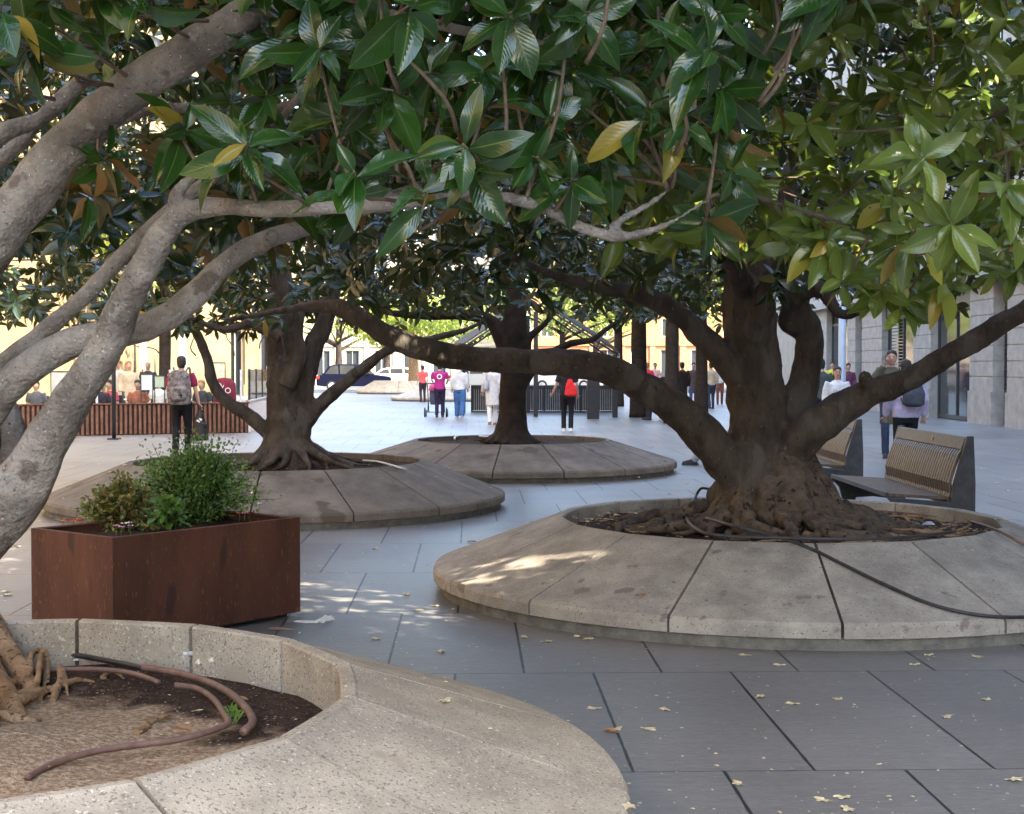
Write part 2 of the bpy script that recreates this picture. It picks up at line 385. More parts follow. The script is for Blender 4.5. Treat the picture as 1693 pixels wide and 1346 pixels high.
# ================================================================ GROUND
def paving():
    m = bpy.data.materials.new('stone_paving'); m.use_nodes = True
    n = m.node_tree; b = n.nodes['Principled BSDF']; L = n.links.new
    tc = n.nodes.new('ShaderNodeTexCoord'); mp = n.nodes.new('ShaderNodeMapping')
    # rows start at Y=5.714, joints at X=.434 in the first row; street direction 1.7 degrees off
    th = math.atan(71/2400.)
    mp.inputs['Rotation'].default_value = (0, 0, -th)
    L(tc.outputs['Object'], mp.inputs[0])
    sp = n.nodes.new('ShaderNodeSeparateXYZ'); L(mp.outputs[0], sp.inputs[0])
    def mm(op, a, b_=None):
        x = n.nodes.new('ShaderNodeMath'); x.operation = op
        for i, v in enumerate((a, b_)):
            if v is None: continue
            if isinstance(v, (int, float)): x.inputs[i].default_value = v
            else: L(v, x.inputs[i])
        return x.outputs[0]
    xr = lambda x, y: x*math.cos(th)+y*math.sin(th); yr = lambda x, y: -x*math.sin(th)+y*math.cos(th)
    y0 = yr(1.2, 5.70); x0 = xr(1.145, 7.485)
    row = mm('DIVIDE', mm('SUBTRACT', sp.outputs[1], y0), 1.85)
    ri = mm('FLOOR', row); rf = mm('FRACT', row)
    off = mm('MULTIPLY', mm('MODULO', mm('ADD', ri, 100), 2), .36)
    cx = mm('DIVIDE', mm('ADD', mm('SUBTRACT', sp.outputs[0], x0), off), .72)
    ci = mm('FLOOR', cx); cf = mm('FRACT', cx)
    dr = mm('MULTIPLY', mm('MINIMUM', rf, mm('SUBTRACT', 1, rf)), 1.85)
    dc = mm('MULTIPLY', mm('MINIMUM', cf, mm('SUBTRACT', 1, cf)), .72)
    jn = n.nodes.new('ShaderNodeTexNoise'); jn.inputs['Scale'].default_value = 9; L(mp.outputs[0], jn.inputs['Vector'])
    jr = mm('LESS_THAN', dr, mm('ADD', .001, mm('MULTIPLY', jn.outputs[0], .007))); jc = mm('LESS_THAN', dc, mm('ADD', .003, mm('MULTIPLY', jn.outputs[0], .008)))
    joint = mm('MAXIMUM', jr, jc)
    cid = n.nodes.new('ShaderNodeCombineXYZ'); L(ri, cid.inputs[0]); L(ci, cid.inputs[1])
    wn = n.nodes.new('ShaderNodeTexWhiteNoise'); wn.noise_dimensions = '2D'; L(cid.outputs[0], wn.inputs['Vector'])
    def ramp(src, st):
        r = n.nodes.new('ShaderNodeValToRGB'); e = r.color_ramp.elements
        e[0].position, e[0].color = st[0][0], (*st[0][1], 1); e[1].position, e[1].color = st[1][0], (*st[1][1], 1)
        L(src, r.inputs[0]); return r.outputs[0]
    def mix(f, a, c, mode='MIX'):
        x = n.nodes.new('ShaderNodeMix'); x.data_type = 'RGBA'; x.blend_type = mode
        if isinstance(f, (int, float)): x.inputs[0].default_value = f
        else: L(f, x.inputs[0])
        for s_, v in ((6, a), (7, c)):
            if isinstance(v, tuple): x.inputs[s_].default_value = (*v, 1)
            else: L(v, x.inputs[s_])
        return x.outputs[2]
    base = ramp(wn.outputs[0], [(0, (.15, .145, .145)), (1, (.27, .262, .258))])
    st = n.nodes.new('ShaderNodeMapping'); st.inputs['Scale'].default_value = (1, 9, 1); L(mp.outputs[0], st.inputs[0])
    n1 = n.nodes.new('ShaderNodeTexNoise'); n1.inputs['Scale'].default_value = 2.2; n1.inputs['Detail'].default_value = 9; n1.inputs['Roughness'].default_value = .7; L(st.outputs[0], n1.inputs['Vector'])
    base = mix(.5, base, ramp(n1.outputs[0], [(.3, (.11, .108, .107)), (.7, (.34, .33, .32))]))
    n2 = n.nodes.new('ShaderNodeTexNoise'); n2.inputs['Scale'].default_value = .35; n2.inputs['Detail'].default_value = 4; L(mp.outputs[0], n2.inputs['Vector'])
    base = mix(.35, base, ramp(n2.outputs[0], [(.35, (.10, .10, .105)), (.65, (.27, .25, .23))]))
    st2 = n.nodes.new('ShaderNodeMapping'); st2.inputs['Scale'].default_value = (1, 7, 1); L(mp.outputs[0], st2.inputs[0])
    n4 = n.nodes.new('ShaderNodeTexNoise'); n4.inputs['Scale'].default_value = 14; n4.inputs['Detail'].default_value = 8; n4.inputs['Roughness'].default_value = .75; L(st2.outputs[0], n4.inputs['Vector'])
    base = mix(.75, base, ramp(n4.outputs[0], [(.3, (.5, .5, .5)), (.72, (1.5, 1.5, 1.48))]), 'MULTIPLY')
    n5 = n.nodes.new('ShaderNodeTexNoise'); n5.inputs['Scale'].default_value = 1.1; n5.inputs['Detail'].default_value = 6; L(mp.outputs[0], n5.inputs['Vector'])
    base = mix(ramp(n5.outputs[0], [(.55, (0, 0, 0)), (.78, (.55, .55, .55))]), base, (.12, .115, .11))
    n3 = n.nodes.new('ShaderNodeTexNoise'); n3.inputs['Scale'].default_value = 90; n3.inputs['Detail'].default_value = 2; L(mp.outputs[0], n3.inputs['Vector'])
    base = mix(ramp(n3.outputs[0], [(.68, (0, 0, 0)), (.72, (1, 1, 1))]), base, (.4, .39, .37))
    base = mix(joint, base, (.015, .014, .013))
    L(base, b.inputs['Base Color'])
    rr = n.nodes.new('ShaderNodeMapRange'); L(n1.outputs[0], rr.inputs[0]); rr.inputs[3].default_value = .33; rr.inputs[4].default_value = .52
    L(rr.outputs[0], b.inputs['Roughness']); b.inputs['Specular IOR Level'].default_value = .5
    bp = n.nodes.new('ShaderNodeBump'); bp.inputs['Strength'].default_value = .5; bp.inputs['Distance'].default_value = .006
    h = mm('SUBTRACT', mm('MULTIPLY', mm('ADD', n1.outputs[0], n4.outputs[0]), .45), joint)
    L(h, bp.inputs['Height']); L(bp.outputs[0], b.inputs['Normal'])
    return m
MB().add([(-300, -60, 0), (300, -60, 0), (300, 600, 0), (-300, 600, 0)], [(0, 1, 2, 3)]).build('plaza_paving', paving())['kind'] = 'structure'
rd = MB().add([(-120, 86, .004), (60, 86, .004), (60, 112, .004), (-120, 112, .004)], [(0, 1, 2, 3)]).build('road', mat('asphalt', (.06, .06, .06), (.1, .1, .1), .8, 3)); rd['kind'] = 'structure'

# ================================================================ PLANTERS
NS = 16
def planter(cx, cy, ri, ro, h, label, m=None, phase=0, soil_z=.12, soil_m=None, mound=None, wall=.06):
    m = m or M['conc']; soil_m = soil_m or M['soil']
    t = empty('tree_planter', (cx, cy, 0), 0, label, 'planter', 'round sloping concrete tree planters')
    lip = .165; th = .088
    for k in range(NS):
        a0 = phase+2*math.pi*k/NS; a1 = phase+2*math.pi*(k+1)/NS
        mb = MB(); sub = 5; g = .0085
        vs = []; prof = None
        for j in range(sub+1):
            f = j/sub; a = a0+(a1-a0)*f
            dirv = Vector((math.cos(a), math.sin(a)))
            am = (a0+a1)/2; kk = 1+.7*(math.cos((a1-a0)/2)/math.cos(a-am)-1)      # straight inner edge
            r_i = ri*kk
            def pt(r, z):
                # leave the joint open
                off = (g if j == 0 else (-g if j == sub else 0))
                tang = Vector((-math.sin(a), math.cos(a)))
                q = dirv*r+tang*off
                return (q.x, q.y, z)
            prof = [pt(r_i, h-soil_z-.10), pt(r_i, h-.008), pt(r_i+.008, h), pt(r_i+wall, h+.002), pt(r_i+wall+.01, h-.006),
                    pt(ro-.05, lip+.016), pt(ro-.014, lip+.002), pt(ro, lip-.022), pt(ro, lip-th), pt(ro-.02, lip-th-.006), pt(r_i+.12, h-.16)]
            vs += prof
        n = 11; fs = []
        for j in range(sub):
            for i in range(n): fs.append((j*n+i, (j+1)*n+i, (j+1)*n+(i+1) % n, j*n+(i+1) % n))
        fs += [tuple(range(n)), tuple(sub*n+i for i in range(n-1, -1, -1))]
        mb.add(vs, fs).build('slab', m, t)
    # recessed plinth
    mb = MB(); ns = 64; rp = ro-.05
    vs = []; fs = []
    for j in range(ns):
        a = 2*math.pi*j/ns; c, s_ = math.cos(a), math.sin(a)
        vs += [(c*rp, s_*rp, 0), (c*rp, s_*rp, lip-th-.004), (c*(ri+.2), s_*(ri+.2), h-.2), (c*(ri+.2), s_*(ri+.2), 0)]
    for j in range(ns):
        k = (j+1) % ns
        for i in range(3): fs.append((j*4+i, k*4+i, k*4+i+1, j*4+i+1))
    mb.add(vs, fs).build('plinth', M['plinth'], t)
    # soil surface, gently uneven
    vs = [(0, 0, h-soil_z+.02)]; fs = []; nr = 26; na = 72
    for i in range(1, nr+1):
        for j in range(na):
            a = 2*math.pi*j/na; r = (ri+.03)*i/nr
            x, y = r*math.cos(a), r*math.sin(a)
            z = h-soil_z+.03*noise.noise(Vector((x*2.2+cx, y*2.2, 0)))+.012*noise.noise(Vector((x*11, y*11, cy)))
            if mound: z += mound[0]*math.exp(-((x-mound[1])**2+(y-mound[2])**2)/mound[3])
            if i == nr: z -= .02
            vs.append((x, y, z))
    for j in range(na): fs.append((0, 1+j, 1+(j+1) % na))
    for i in range(nr-1):
        for j in range(na):
            a_ = 1+i*na+j; b_ = 1+i*na+(j+1) % na; fs.append((a_, a_+na, b_+na, b_))
    so_ = MB().add(vs, fs).build('soil', soil_m, t, True)
    return t
PF = (-1.98, 4.95); PR = (1.93, 10.55); PL = (-2.66, 16.5); PC = (0.0, 22.1)

def soil_two():
    m = M['soil'].copy(); m.name = 'soil_with_sandy_mound'; n = m.node_tree; L = n.links.new
    b = n.nodes['Principled BSDF']; src = b.inputs['Base Color'].links[0].from_socket
    tc = n.nodes.new('ShaderNodeTexCoord'); ds = n.nodes.new('ShaderNodeVectorMath'); ds.operation = 'DISTANCE'
    L(tc.outputs['Object'], ds.inputs[0]); ds.inputs[1].default_value = (.0, -.35, .33)
    nz = n.nodes.new('ShaderNodeTexNoise'); nz.inputs['Scale'].default_value = 5; nz.inputs['Detail'].default_value = 5; L(tc.outputs['Object'], nz.inputs['Vector'])
    ad = n.nodes.new('ShaderNodeMath'); ad.operation = 'ADD'; L(ds.outputs['Value'], ad.inputs[0]); L(nz.outputs[0], ad.inputs[1])
    rp = n.nodes.new('ShaderNodeValToRGB'); rp.color_ramp.elements[0].position = .0; e = rp.color_ramp.elements
    mr = n.nodes.new('ShaderNodeMapRange'); L(ad.outputs[0], mr.inputs[0]); mr.inputs[1].default_value = 1.5; mr.inputs[2].default_value = 1.75
    n2 = n.nodes.new('ShaderNodeTexNoise'); n2.inputs['Scale'].default_value = 45; n2.inputs['Detail'].default_value = 9; L(tc.outputs['Object'], n2.inputs['Vector'])
    r2 = n.nodes.new('ShaderNodeValToRGB'); r2.color_ramp.elements[0].position = .42; r2.color_ramp.elements[1].position = .66
    r2.color_ramp.elements[0].color = (.27, .185, .115, 1); r2.color_ramp.elements[1].color = (.50, .38, .26, 1); L(n2.outputs[0], r2.inputs[0])
    mx = n.nodes.new('ShaderNodeMix'); mx.data_type = 'RGBA'; L(mr.outputs[0], mx.inputs[0]); L(r2.outputs[0], mx.inputs[6]); L(src, mx.inputs[7])
    L(mx.outputs[2], b.inputs['Base Color']); n.nodes.remove(rp); return m
planter(*PF, 1.40, 2.38, .48, 'sloping beige concrete tree planter in the left foreground, nearest of all the planters', M['conc_warm'], R(-90+11.25-14), .20, soil_two(), (.07, 0, -.35, .35), .05)
planter(*PR, 1.56, 2.50, .50, 'large sloping grey concrete tree planter at right, with a black hose lying over its slabs', None, R(-90-2), .09)
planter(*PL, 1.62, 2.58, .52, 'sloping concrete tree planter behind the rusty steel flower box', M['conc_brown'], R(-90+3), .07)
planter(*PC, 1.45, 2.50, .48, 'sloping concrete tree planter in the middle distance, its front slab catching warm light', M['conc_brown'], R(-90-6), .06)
planter(-6.4, 84, 1.5, 2.6, .75, 'pale sunlit planter beyond the plaza near the dark parked car', M['conc_warm'], 0, .07)
planter(-3.0, 67, 1.5, 2.6, .5, 'far blue-grey planter left of the woman with the pushchair', M['conc_warm'], 0, .07)

# ================================================================ TREES
def limbs(name, paths, m, parent, vox=.02, seed=0, disp=.02, sub=6, seg=12, wob=.18):
    mb = MB()
    for i, (pts, rad) in enumerate(paths):
        p, r = spline(pts, rad, sub); mb.tube(p, r, seg, wob=wob, seed=seed+i*3.1)
    o = mb.build(name, m, parent, True); remesh(o, vox, 3, disp)
    return o
def hubs_of(paths):
    H = []
    for pts, rad in paths:
        p, r = spline(pts, rad, 4); H += p
    return H
def P_(lst, Y):       # list of (px,py,width_px[,Y]) -> control points and radii
    pts = []; rad = []
    for e in lst:
        y = e[3] if len(e) > 3 else Y
        pts.append(W(e[0], e[1], y)); rad.append(e[2]/2*y/F)
    return pts, rad

# --- foreground tree (left)
ft = empty('magnolia_tree', (PF[0], PF[1], 0), 0, 'nearest magnolia with pale speckled limbs leaning in from the left edge', 'tree')
FP = [
 P_([(-230, 1190, 300, 4.95), (-190, 1090, 240, 4.95), (-135, 1000, 190, 4.95), (-45, 895, 150, 4.95), (36, 805, 135, 4.9), (78, 730, 108, 4.85), (130, 645, 88, 4.8), (178, 570, 80, 4.75), (208, 500, 74, 4.7), (240, 440, 72, 4.65), (275, 380, 68, 4.6), (305, 352, 56, 4.55), (365, 342, 44, 4.5), (450, 346, 40, 4.4), (540, 343, 38, 4.3), (640, 338, 36, 4.25), (740, 325, 33, 4.2), (830, 326, 31, 4.15), (900, 345, 30, 4.15), (960, 375, 29, 4.15), (1020, 392, 27, 4.15), (1075, 382, 23, 4.2), (1120, 362, 15, 4.25), (1170, 330, 9, 4.3)], 5),
 P_([(-110, 1120, 170, 5.05), (-70, 900, 130, 5.1), (-50, 740, 100, 5.1), (0, 655, 88, 5.05), (60, 600, 80, 5.0), (130, 562, 74, 5.0), (200, 552, 72, 4.98), (262, 532, 70, 5.0), (318, 492, 66, 5.0), (370, 440, 58, 5.05), (430, 400, 50, 5.1), (520, 372, 44, 5.15), (600, 345, 36, 5.2), (660, 320, 28, 5.3), (730, 290, 20, 5.4), (800, 240, 12, 5.5)], 5),
 P_([(-110, 1100, 160, 5.2), (-140, 700, 150, 5.1), (-110, 520, 140, 5.0), (-30, 415, 128, 4.9), (40, 330, 112, 4.85), (100, 255, 104, 4.8), (170, 185, 98, 4.75), (250, 125, 92, 4.7), (330, 75, 88, 4.65), (420, 15, 80, 4.6), (500, -60, 70, 4.55), (600, -160, 55, 4.5), (700, -260, 40, 4.4)], 5),
 P_([(-60, 850, 90, 5.5), (-20, 720, 70, 5.5), (-30, 640, 60, 5.5), (60, 560, 46, 5.5), (140, 490, 42, 5.5), (215, 410, 40, 5.45), (290, 340, 36, 5.4), (380, 270, 26, 5.35), (470, 190, 20, 5.3), (540, 90, 14, 5.2)], 5),
 P_([(-110, 1050, 110, 5.4), (-35, 900, 80, 5.4), (15, 800, 66, 5.4), (20, 700, 60, 5.45), (-20, 620, 60, 5.5), (-60, 500, 50, 5.6)], 5),
 P_([(-120, 330, 50, 5.6), (0, 225, 36, 5.6), (70, 195, 32, 5.6), (130, 140, 30, 5.6), (165, 80, 28, 5.6), (195, 20, 24, 5.6), (215, -60, 18, 5.6)], 5),
 P_([(-60, 300, 40, 5.9), (20, 250, 34, 5.8), (80, 180, 26, 5.8), (140, 130, 24, 5.8)], 5),
 P_([(110, 250, 30, 5.0), (150, 225, 26, 5.1), (210, 195, 24, 5.2), (270, 180, 22, 5.3), (370, 178, 20, 5.4), (440, 185, 16, 5.4), (520, 150, 12, 5.4)], 5),
 P_([(60, 20, 16, 5.4), (90, 45, 14, 5.3), (120, 70, 12, 5.2), (160, 90, 9, 5.1)], 5),
 P_([(430, 420, 12, 5.1), (447, 393, 34, 4.99), (449, 389, 24, 4.96)], 5),   # sawn stub
 P_([(640, 20, 22, 5.3), (760, 50, 22, 5.3), (900, 75, 22, 5.4), (980, 100, 20, 5.4), (1040, 140, 16, 5.5), (1100, 200, 12, 5.5)], 5),
 P_([(1000, 388, 18, 4.15), (1030, 362, 15, 4.2), (1070, 340, 12, 4.25), (1110, 310, 9, 4.3)], 5),
 P_([(290, 345, 30, 4.6), (292, 322, 26, 4.55), (310, 300, 18, 4.5), (330, 285, 10, 4.5)], 5),
]
KF = [.72, .68, .74, .7, .7, .85, .8, .85, 1, .8, .8, 1, 1]
FP = [(p, [x*(k if i < len(r)-1 else 1) for i, x in enumerate(r)]) for (p, r), k in zip(FP, KF)]
limbs('trunk', FP, M['bark'], None, .0115, 1, .010)
FTR = COL.objects['trunk']; FTR.name = 'trunk'
def adopt(o, t):
    o.parent = t; o.matrix_parent_inverse = Matrix.Translation(-Vector(t.location)); return o
adopt(FTR, ft)
# --- right tree
rt = empty('magnolia_tree', (PR[0], PR[1], 0), 0, 'thick brown magnolia with gnarled roots in the large planter at right', 'tree')
RY = 10.55
RP = [
 P_([(1268, 880, 220), (1265, 850, 190), (1260, 815, 170), (1258, 760, 150), (1254, 700, 112), (1248, 640, 104), (1242, 580, 104), (1240, 520, 100), (1236, 460, 92), (1228, 400, 80), (1216, 320, 64), (1200, 200, 50), (1180, 60, 34), (1150, -120, 20)], RY),
 P_([(1295, 830, 130, 10.7), (1292, 770, 100, 10.7), (1306, 700, 84, 10.75), (1326, 640, 66, 10.8), (1336, 590, 56, 10.8), (1338, 545, 52, 10.75), (1318, 510, 48, 10.7), (1296, 470, 46, 10.7), (1290, 400, 42, 10.8), (1310, 280, 34, 10.9), (1350, 120, 24, 11), (1380, -60, 14, 11)], RY),
 P_([(1235, 800, 80, 10.45), (1205, 770, 84, 10.4), (1165, 722, 78, 10.35), (1115, 676, 70, 10.3), (1062, 640, 64, 10.2), (1005, 612, 62, 10.1), (945, 602, 58, 10.05), (880, 598, 54, 10.0), (815, 596, 52, 10.0), (750, 590, 52, 10), (690, 575, 50, 10), (640, 553, 46, 10), (600, 527, 42, 10), (555, 508, 34, 10.1), (500, 508, 20, 10.2), (430, 520, 14, 10.3), (360, 530, 8, 10.4)], RY),
 P_([(1262, 830, 95, 10.5), (1283, 785, 90, 10.45), (1318, 735, 84, 10.4), (1358, 698, 76, 10.35), (1405, 668, 66, 10.35), (1445, 648, 58, 10.3), (1500, 628, 50, 10.2), (1560, 592, 46, 10.1), (1620, 558, 46, 10.0), (1690, 515, 42, 9.9), (1780, 460, 38, 9.8), (1900, 380, 30, 9.6), (2050, 300, 20, 9.4)], RY),
 P_([(1235, 640, 70, 10.5), (1205, 600, 60, 10.45), (1165, 560, 50, 10.4), (1120, 520, 44, 10.3), (1070, 492, 40, 10.2), (1020, 478, 32, 10.1), (960, 468, 24, 10.0), (880, 440, 16, 9.9), (800, 400, 10, 9.8)], RY),
 P_([(1330, 545, 50, 10.75), (1305, 530, 46, 10.7), (1320, 490, 34, 10.6), (1356, 478, 34, 10.5), (1374, 500, 26, 10.45), (1390, 520, 22, 10.4), (1412, 515, 24, 10.4), (1440, 500, 26, 10.3), (1490, 476, 26, 10.2), (1540, 440, 20, 10.1), (1600, 380, 14, 10)], RY),
 P_([(1245, 560, 60, 10.4), (1262, 510, 44, 10.3), (1270, 470, 38, 10.2), (1300, 430, 36, 10), (1380, 380, 30, 9.7), (1470, 320, 24, 9.3), (1560, 250, 18, 9)], RY),
 P_([(1230, 480, 50, 10.4), (1215, 440, 44, 10), (1180, 380, 36, 9.4), (1130, 320, 30, 8.6), (1100, 240, 24, 7.8), (1060, 160, 18, 7)], RY),
 P_([(995, 615, 30, 10.1), (982, 598, 34, 10.02), (966, 594, 26, 9.98), (960, 600, 14, 9.95)], RY),
 P_([(1440, 650, 30, 10.3), (1432, 628, 30, 10.2), (1428, 618, 18, 10.15)], RY),
]
RP += [P_([(1180, 290, 14, 5.6), (1250, 325, 13, 5.6), (1330, 350, 14, 5.6), (1400, 372, 14, 5.6), (1450, 392, 13, 5.6), (1492, 405, 12, 5.6), (1540, 385, 10, 5.6), (1572, 350, 9, 5.6), (1580, 300, 7, 5.6)], 5.6),
 P_([(1400, 372, 8, 5.6), (1425, 350, 7, 5.5), (1450, 340, 5, 5.5)], 5.6), P_([(1492, 405, 8, 5.6), (1500, 430, 7, 5.5), (1498, 445, 5, 5.5)], 5.6),
 P_([(1693, 160, 16, 6), (1620, 200, 14, 6), (1540, 190, 12, 6), (1500, 210, 8, 6)], 6)]
RR = []
# gnarled flare that the roots grow out of
for k in range(15):
    a = 2*math.pi*k/15+random.uniform(-.12, .12); e = random.uniform(.36, .56)
    pts = [(PR[0]+.16*math.cos(a), PR[1]+.16*math.sin(a), 1.0), (PR[0]+.27*math.cos(a), PR[1]+.27*math.sin(a), .80), (PR[0]+(.36+.2*(e-.4))*math.cos(a+.05), PR[1]+.38*math.sin(a+.05), .62), (PR[0]+e*math.cos(a+.1), PR[1]+e*math.sin(a+.1), .47), (PR[0]+(e+.22)*math.cos(a+.2), PR[1]+(e+.22)*math.sin(a+.2), .42)]
    RR.append((pts, [.08, .09, .10, .08, .03]))
for k in range(44):
    a = 2*math.pi*k/44+random.uniform(-.1, .1); r0 = random.uniform(.38, .6); L_ = random.uniform(.35, .95)
    if abs((a % (2*math.pi))-math.pi) < .5 or (a < .6 or a > 5.7): L_ *= 1.1
    pts = []; rad = []; n_ = 7; wob = random.uniform(-.9, .9); fr_ = random.uniform(2, 6)
    for i in range(n_):
        f = i/(n_-1); r = min(r0+L_*f, 1.5); aa = a+wob*f*f+.12*math.sin(fr_*f+k)
        pts.append((PR[0]+r*math.cos(aa), PR[1]+r*math.sin(aa), .425+.12*(1-f)**2+.02*abs(math.sin(f*7+k)))); rad.append(random.uniform(.035, .055)*(1-f)**.8+.01)
    RR.append((pts, rad))
RP = [(p, [x*(1 if (j == 0 and i < 3) else (.9 if j == 0 else .82)) for i, x in enumerate(r)]) for j, (p, r) in enumerate(RP)]
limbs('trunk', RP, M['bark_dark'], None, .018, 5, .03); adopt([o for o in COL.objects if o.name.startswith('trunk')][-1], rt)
ro_ = limbs('roots', RR, M['root_dark'], None, .011, 9, .03); adopt(ro_, rt)
# --- mid left tree
lt = empty('magnolia_tree', (PL[0], PL[1], 0), 0, 'dark magnolia with spreading roots in the planter behind the flower box', 'tree')
LY = 16.5
LP = [
 P_([(468, 795, 170), (470, 770, 125), (472, 745, 84), (474, 700, 70), (472, 650, 66), (470, 600, 62), (468, 550, 60), (465, 490, 50), (455, 400, 38), (440, 280, 26), (430, 140, 16)], LY),
 P_([(480, 750, 80), (492, 700, 66), (500, 650, 50), (508, 610, 46), (520, 570, 44), (536, 535, 40), (552, 480, 32), (570, 400, 24), (600, 280, 16)], LY),
 P_([(465, 730, 40), (440, 712, 34), (412, 688, 30), (375, 664, 26), (352, 634, 24), (345, 600, 22), (332, 565, 20), (318, 540, 18), (290, 500, 14), (250, 440, 10)], LY),
 P_([(492, 715, 46), (520, 680, 34), (550, 650, 30), (585, 622, 27), (612, 600, 26), (640, 580, 20), (680, 568, 16), (730, 556, 14), (770, 545, 12), (800, 530, 8)], LY),
 P_([(474, 640, 40), (496, 590, 30), (492, 550, 24), (500, 500, 20)], 16.3),
 P_([(465, 560, 26), (420, 535, 22), (370, 545, 16), (300, 520, 12)], 16.2),
]
for k in range(18):
    a = 2*math.pi*k/18+random.uniform(-.1, .1); L_ = random.uniform(.4, 1.1); wob = random.uniform(-.5, .5)
    pts = [(PL[0]+.12+(.2+L_*f)*math.cos(a+wob*f*f), PL[1]+(.2+L_*f)*math.sin(a+wob*f*f), .46+.26*(1-f)**2.2) for f in (0, .25, .5, .75, 1)]
    LP.append((pts, [.075, .05, .035, .024, .014]))
LP = [(p, [x*(.92 if j == 0 or j > 5 else .78) for x in r]) for j, (p, r) in enumerate(LP)]
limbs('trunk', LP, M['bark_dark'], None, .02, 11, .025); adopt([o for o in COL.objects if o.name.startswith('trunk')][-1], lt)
# --- middle far tree
ct = empty('magnolia_tree', (PC[0], PC[1], 0), 0, 'straight dark magnolia in the planter in the middle of the plaza', 'tree')
CY = 22.1
CP = [
 P_([(846, 735, 110), (846, 712, 66), (848, 680, 54), (848, 620, 52), (850, 560, 50), (852, 510, 44), (855, 440, 34), (860, 340, 24), (870, 220, 14)], CY),
 P_([(846, 640, 40), (838, 590, 34), (824, 550, 30), (806, 528, 26), (760, 520, 22), (700, 522, 18), (640, 516, 12), (590, 500, 8)], CY),
 P_([(858, 640, 30), (880, 612, 20), (912, 584, 17), (945, 568, 15), (978, 562, 13), (1000, 546, 11), (1040, 520, 8)], CY),
 P_([(866, 600, 26), (874, 560, 18), (896, 540, 12), (930, 500, 9)], CY),
]
for k in range(14):
    a = 2*math.pi*k/14; L_ = random.uniform(.2, .7)
    CP.append(([(PC[0]+(.15+L_*f)*math.cos(a), PC[1]+(.15+L_*f)*math.sin(a), .43+.2*(1-f)**2) for f in (0, .3, .6, 1)], [.07, .05, .03, .015]))
CP = [(p, [x*.85 for x in r]) for p, r in CP]
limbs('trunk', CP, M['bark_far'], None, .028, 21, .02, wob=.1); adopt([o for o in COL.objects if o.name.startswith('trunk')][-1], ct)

def lower(curve, px):
    xs, ys = zip(*curve); return np.interp(px, xs, ys)
def sample(n, xr, yr_, zr, curve, seed, clump=.35, thr=.0, keepout=None, rough=26):
    """points in a world box, kept above the pruned underside of the crown and in clumps"""
    r = np.random.default_rng(seed); out = []
    tries = 0
    while len(out) < n and tries < 60:
        tries += 1
        P = np.stack([r.uniform(*xr, n), r.uniform(*yr_, n), r.uniform(*zr, n)], 1)
        px, py = proj(P); lim = lower(curve, px)+r.normal(0, rough, n)*.6
        ok = py < lim
        if keepout is not None: ok &= keepout(P, px, py, r)
        for p in P[ok]:
            v = noise.noise(Vector(p)*(1/clump)*.35+Vector((seed, 0, 0)))
            if v > thr: out.append(p)
            if len(out) >= n: break
    return np.array(out)
def outward(T, c, up, cam, rnd, seed):
    r = np.random.default_rng(seed)
    A = norm(T-np.array(c)); A[:, 2] = A[:, 2]*.5
    A = A+np.array([0, 0, up])+norm(np.array([0, 0, 1.6])-T)*cam+r.normal(0, rnd, T.shape)
    return norm(A)
# ---- foreground crown: hand-set whorls plus fill
near = [(585, 282, 3.9), (765, 238, 3.7), (528, 78, 4.0), (400, 232, 4.3), (690, 0, 3.7), (845, 20, 3.8), (1075, 168, 4.1), (770, 275, 3.8),
        (975, 20, 4.0), (650, 150, 4.1), (910, 190, 4.2), (560, 190, 4.4), (470, 300, 4.5), (890, 260, 4.1), (1000, 250, 4.5), (700, 120, 4.3),
        (1190, 20, 4.2), (1100, 60, 4.2), (1195, 145, 4.4), (450, 60, 4.6), (800, 110, 4.4), (620, 60, 4.2), (720, 190, 4.5), (1020, 110, 4.5),
        (180, 255, 4.7), (310, 215, 4.6), (40, 85, 4.2), (0, 10, 4.0), (225, -10, 4.1), (440, 150, 4.5), (500, 10, 4.4), (950, 110, 4.3), (590, 320, 4.4), (1170, 360, 4.5)]
nT = np.array([list(W(a, b, c)) for a, b, c in near])
r_ = np.random.default_rng(5)
nA = norm(np.stack([r_.normal(.15, .35, len(nT)), r_.normal(-.75, .25, len(nT)), r_.normal(.35, .3, len(nT))], 1))
fc = [(-3000, -200), (-200, 100), (0, 120), (150, 130), (300, 190), (380, 260), (450, 300), (600, 330), (750, 320), (900, 330), (1050, 330), (1200, 300), (1300, 150), (1500, -100), (4000, -200)]
fT = sample(190, (-2.0, 1.7), (3.7, 6.8), (1.9, 3.4), fc, 3, thr=-.2)
fT2 = sample(110, (-4.5, 1.6), (3.2, 7.5), (2.7, 4.2), [(-9000, -40), (9000, -40)], 4, thr=-.1)
fT3 = sample(50, (-3.2, -.6), (6.2, 9.0), (2.2, 4.2), [(-3000, 420), (0, 430), (450, 420), (600, 300), (3000, 200)], 14, thr=-.15)
T = np.concatenate([nT, fT, fT2, fT3]); A = np.concatenate([nA, outward(fT, (-1.5, 7, 1.5), .45, .5, .45, 5), outward(fT2, (-1.8, 5.5, 1.5), .7, 0, .4, 6), outward(fT3, (-2, 6, 1.5), .6, .3, .5, 7)])
Pn, Dn, Nn, Ln = rosettes(T, A, 9, .165, .34, 2)
adopt(leaf_mesh('crown', Pn, Dn, Nn, Ln, M['leaf'], None, 8, 2, .205, 3, .30, .9, .03), ft)
bT = np.concatenate([sample(420, (-3.6, -.5), (6.3, 9.5), (2.1, 4.4), [(-3000, 440), (0, 450), (280, 440), (450, 400), (600, 330), (3000, 200)], 15, thr=-.15), sample(200, (-1.2, 1.6), (6.8, 9), (2.6, 4.4), [(-3000, 330), (3000, 330)], 16, thr=-.2)])
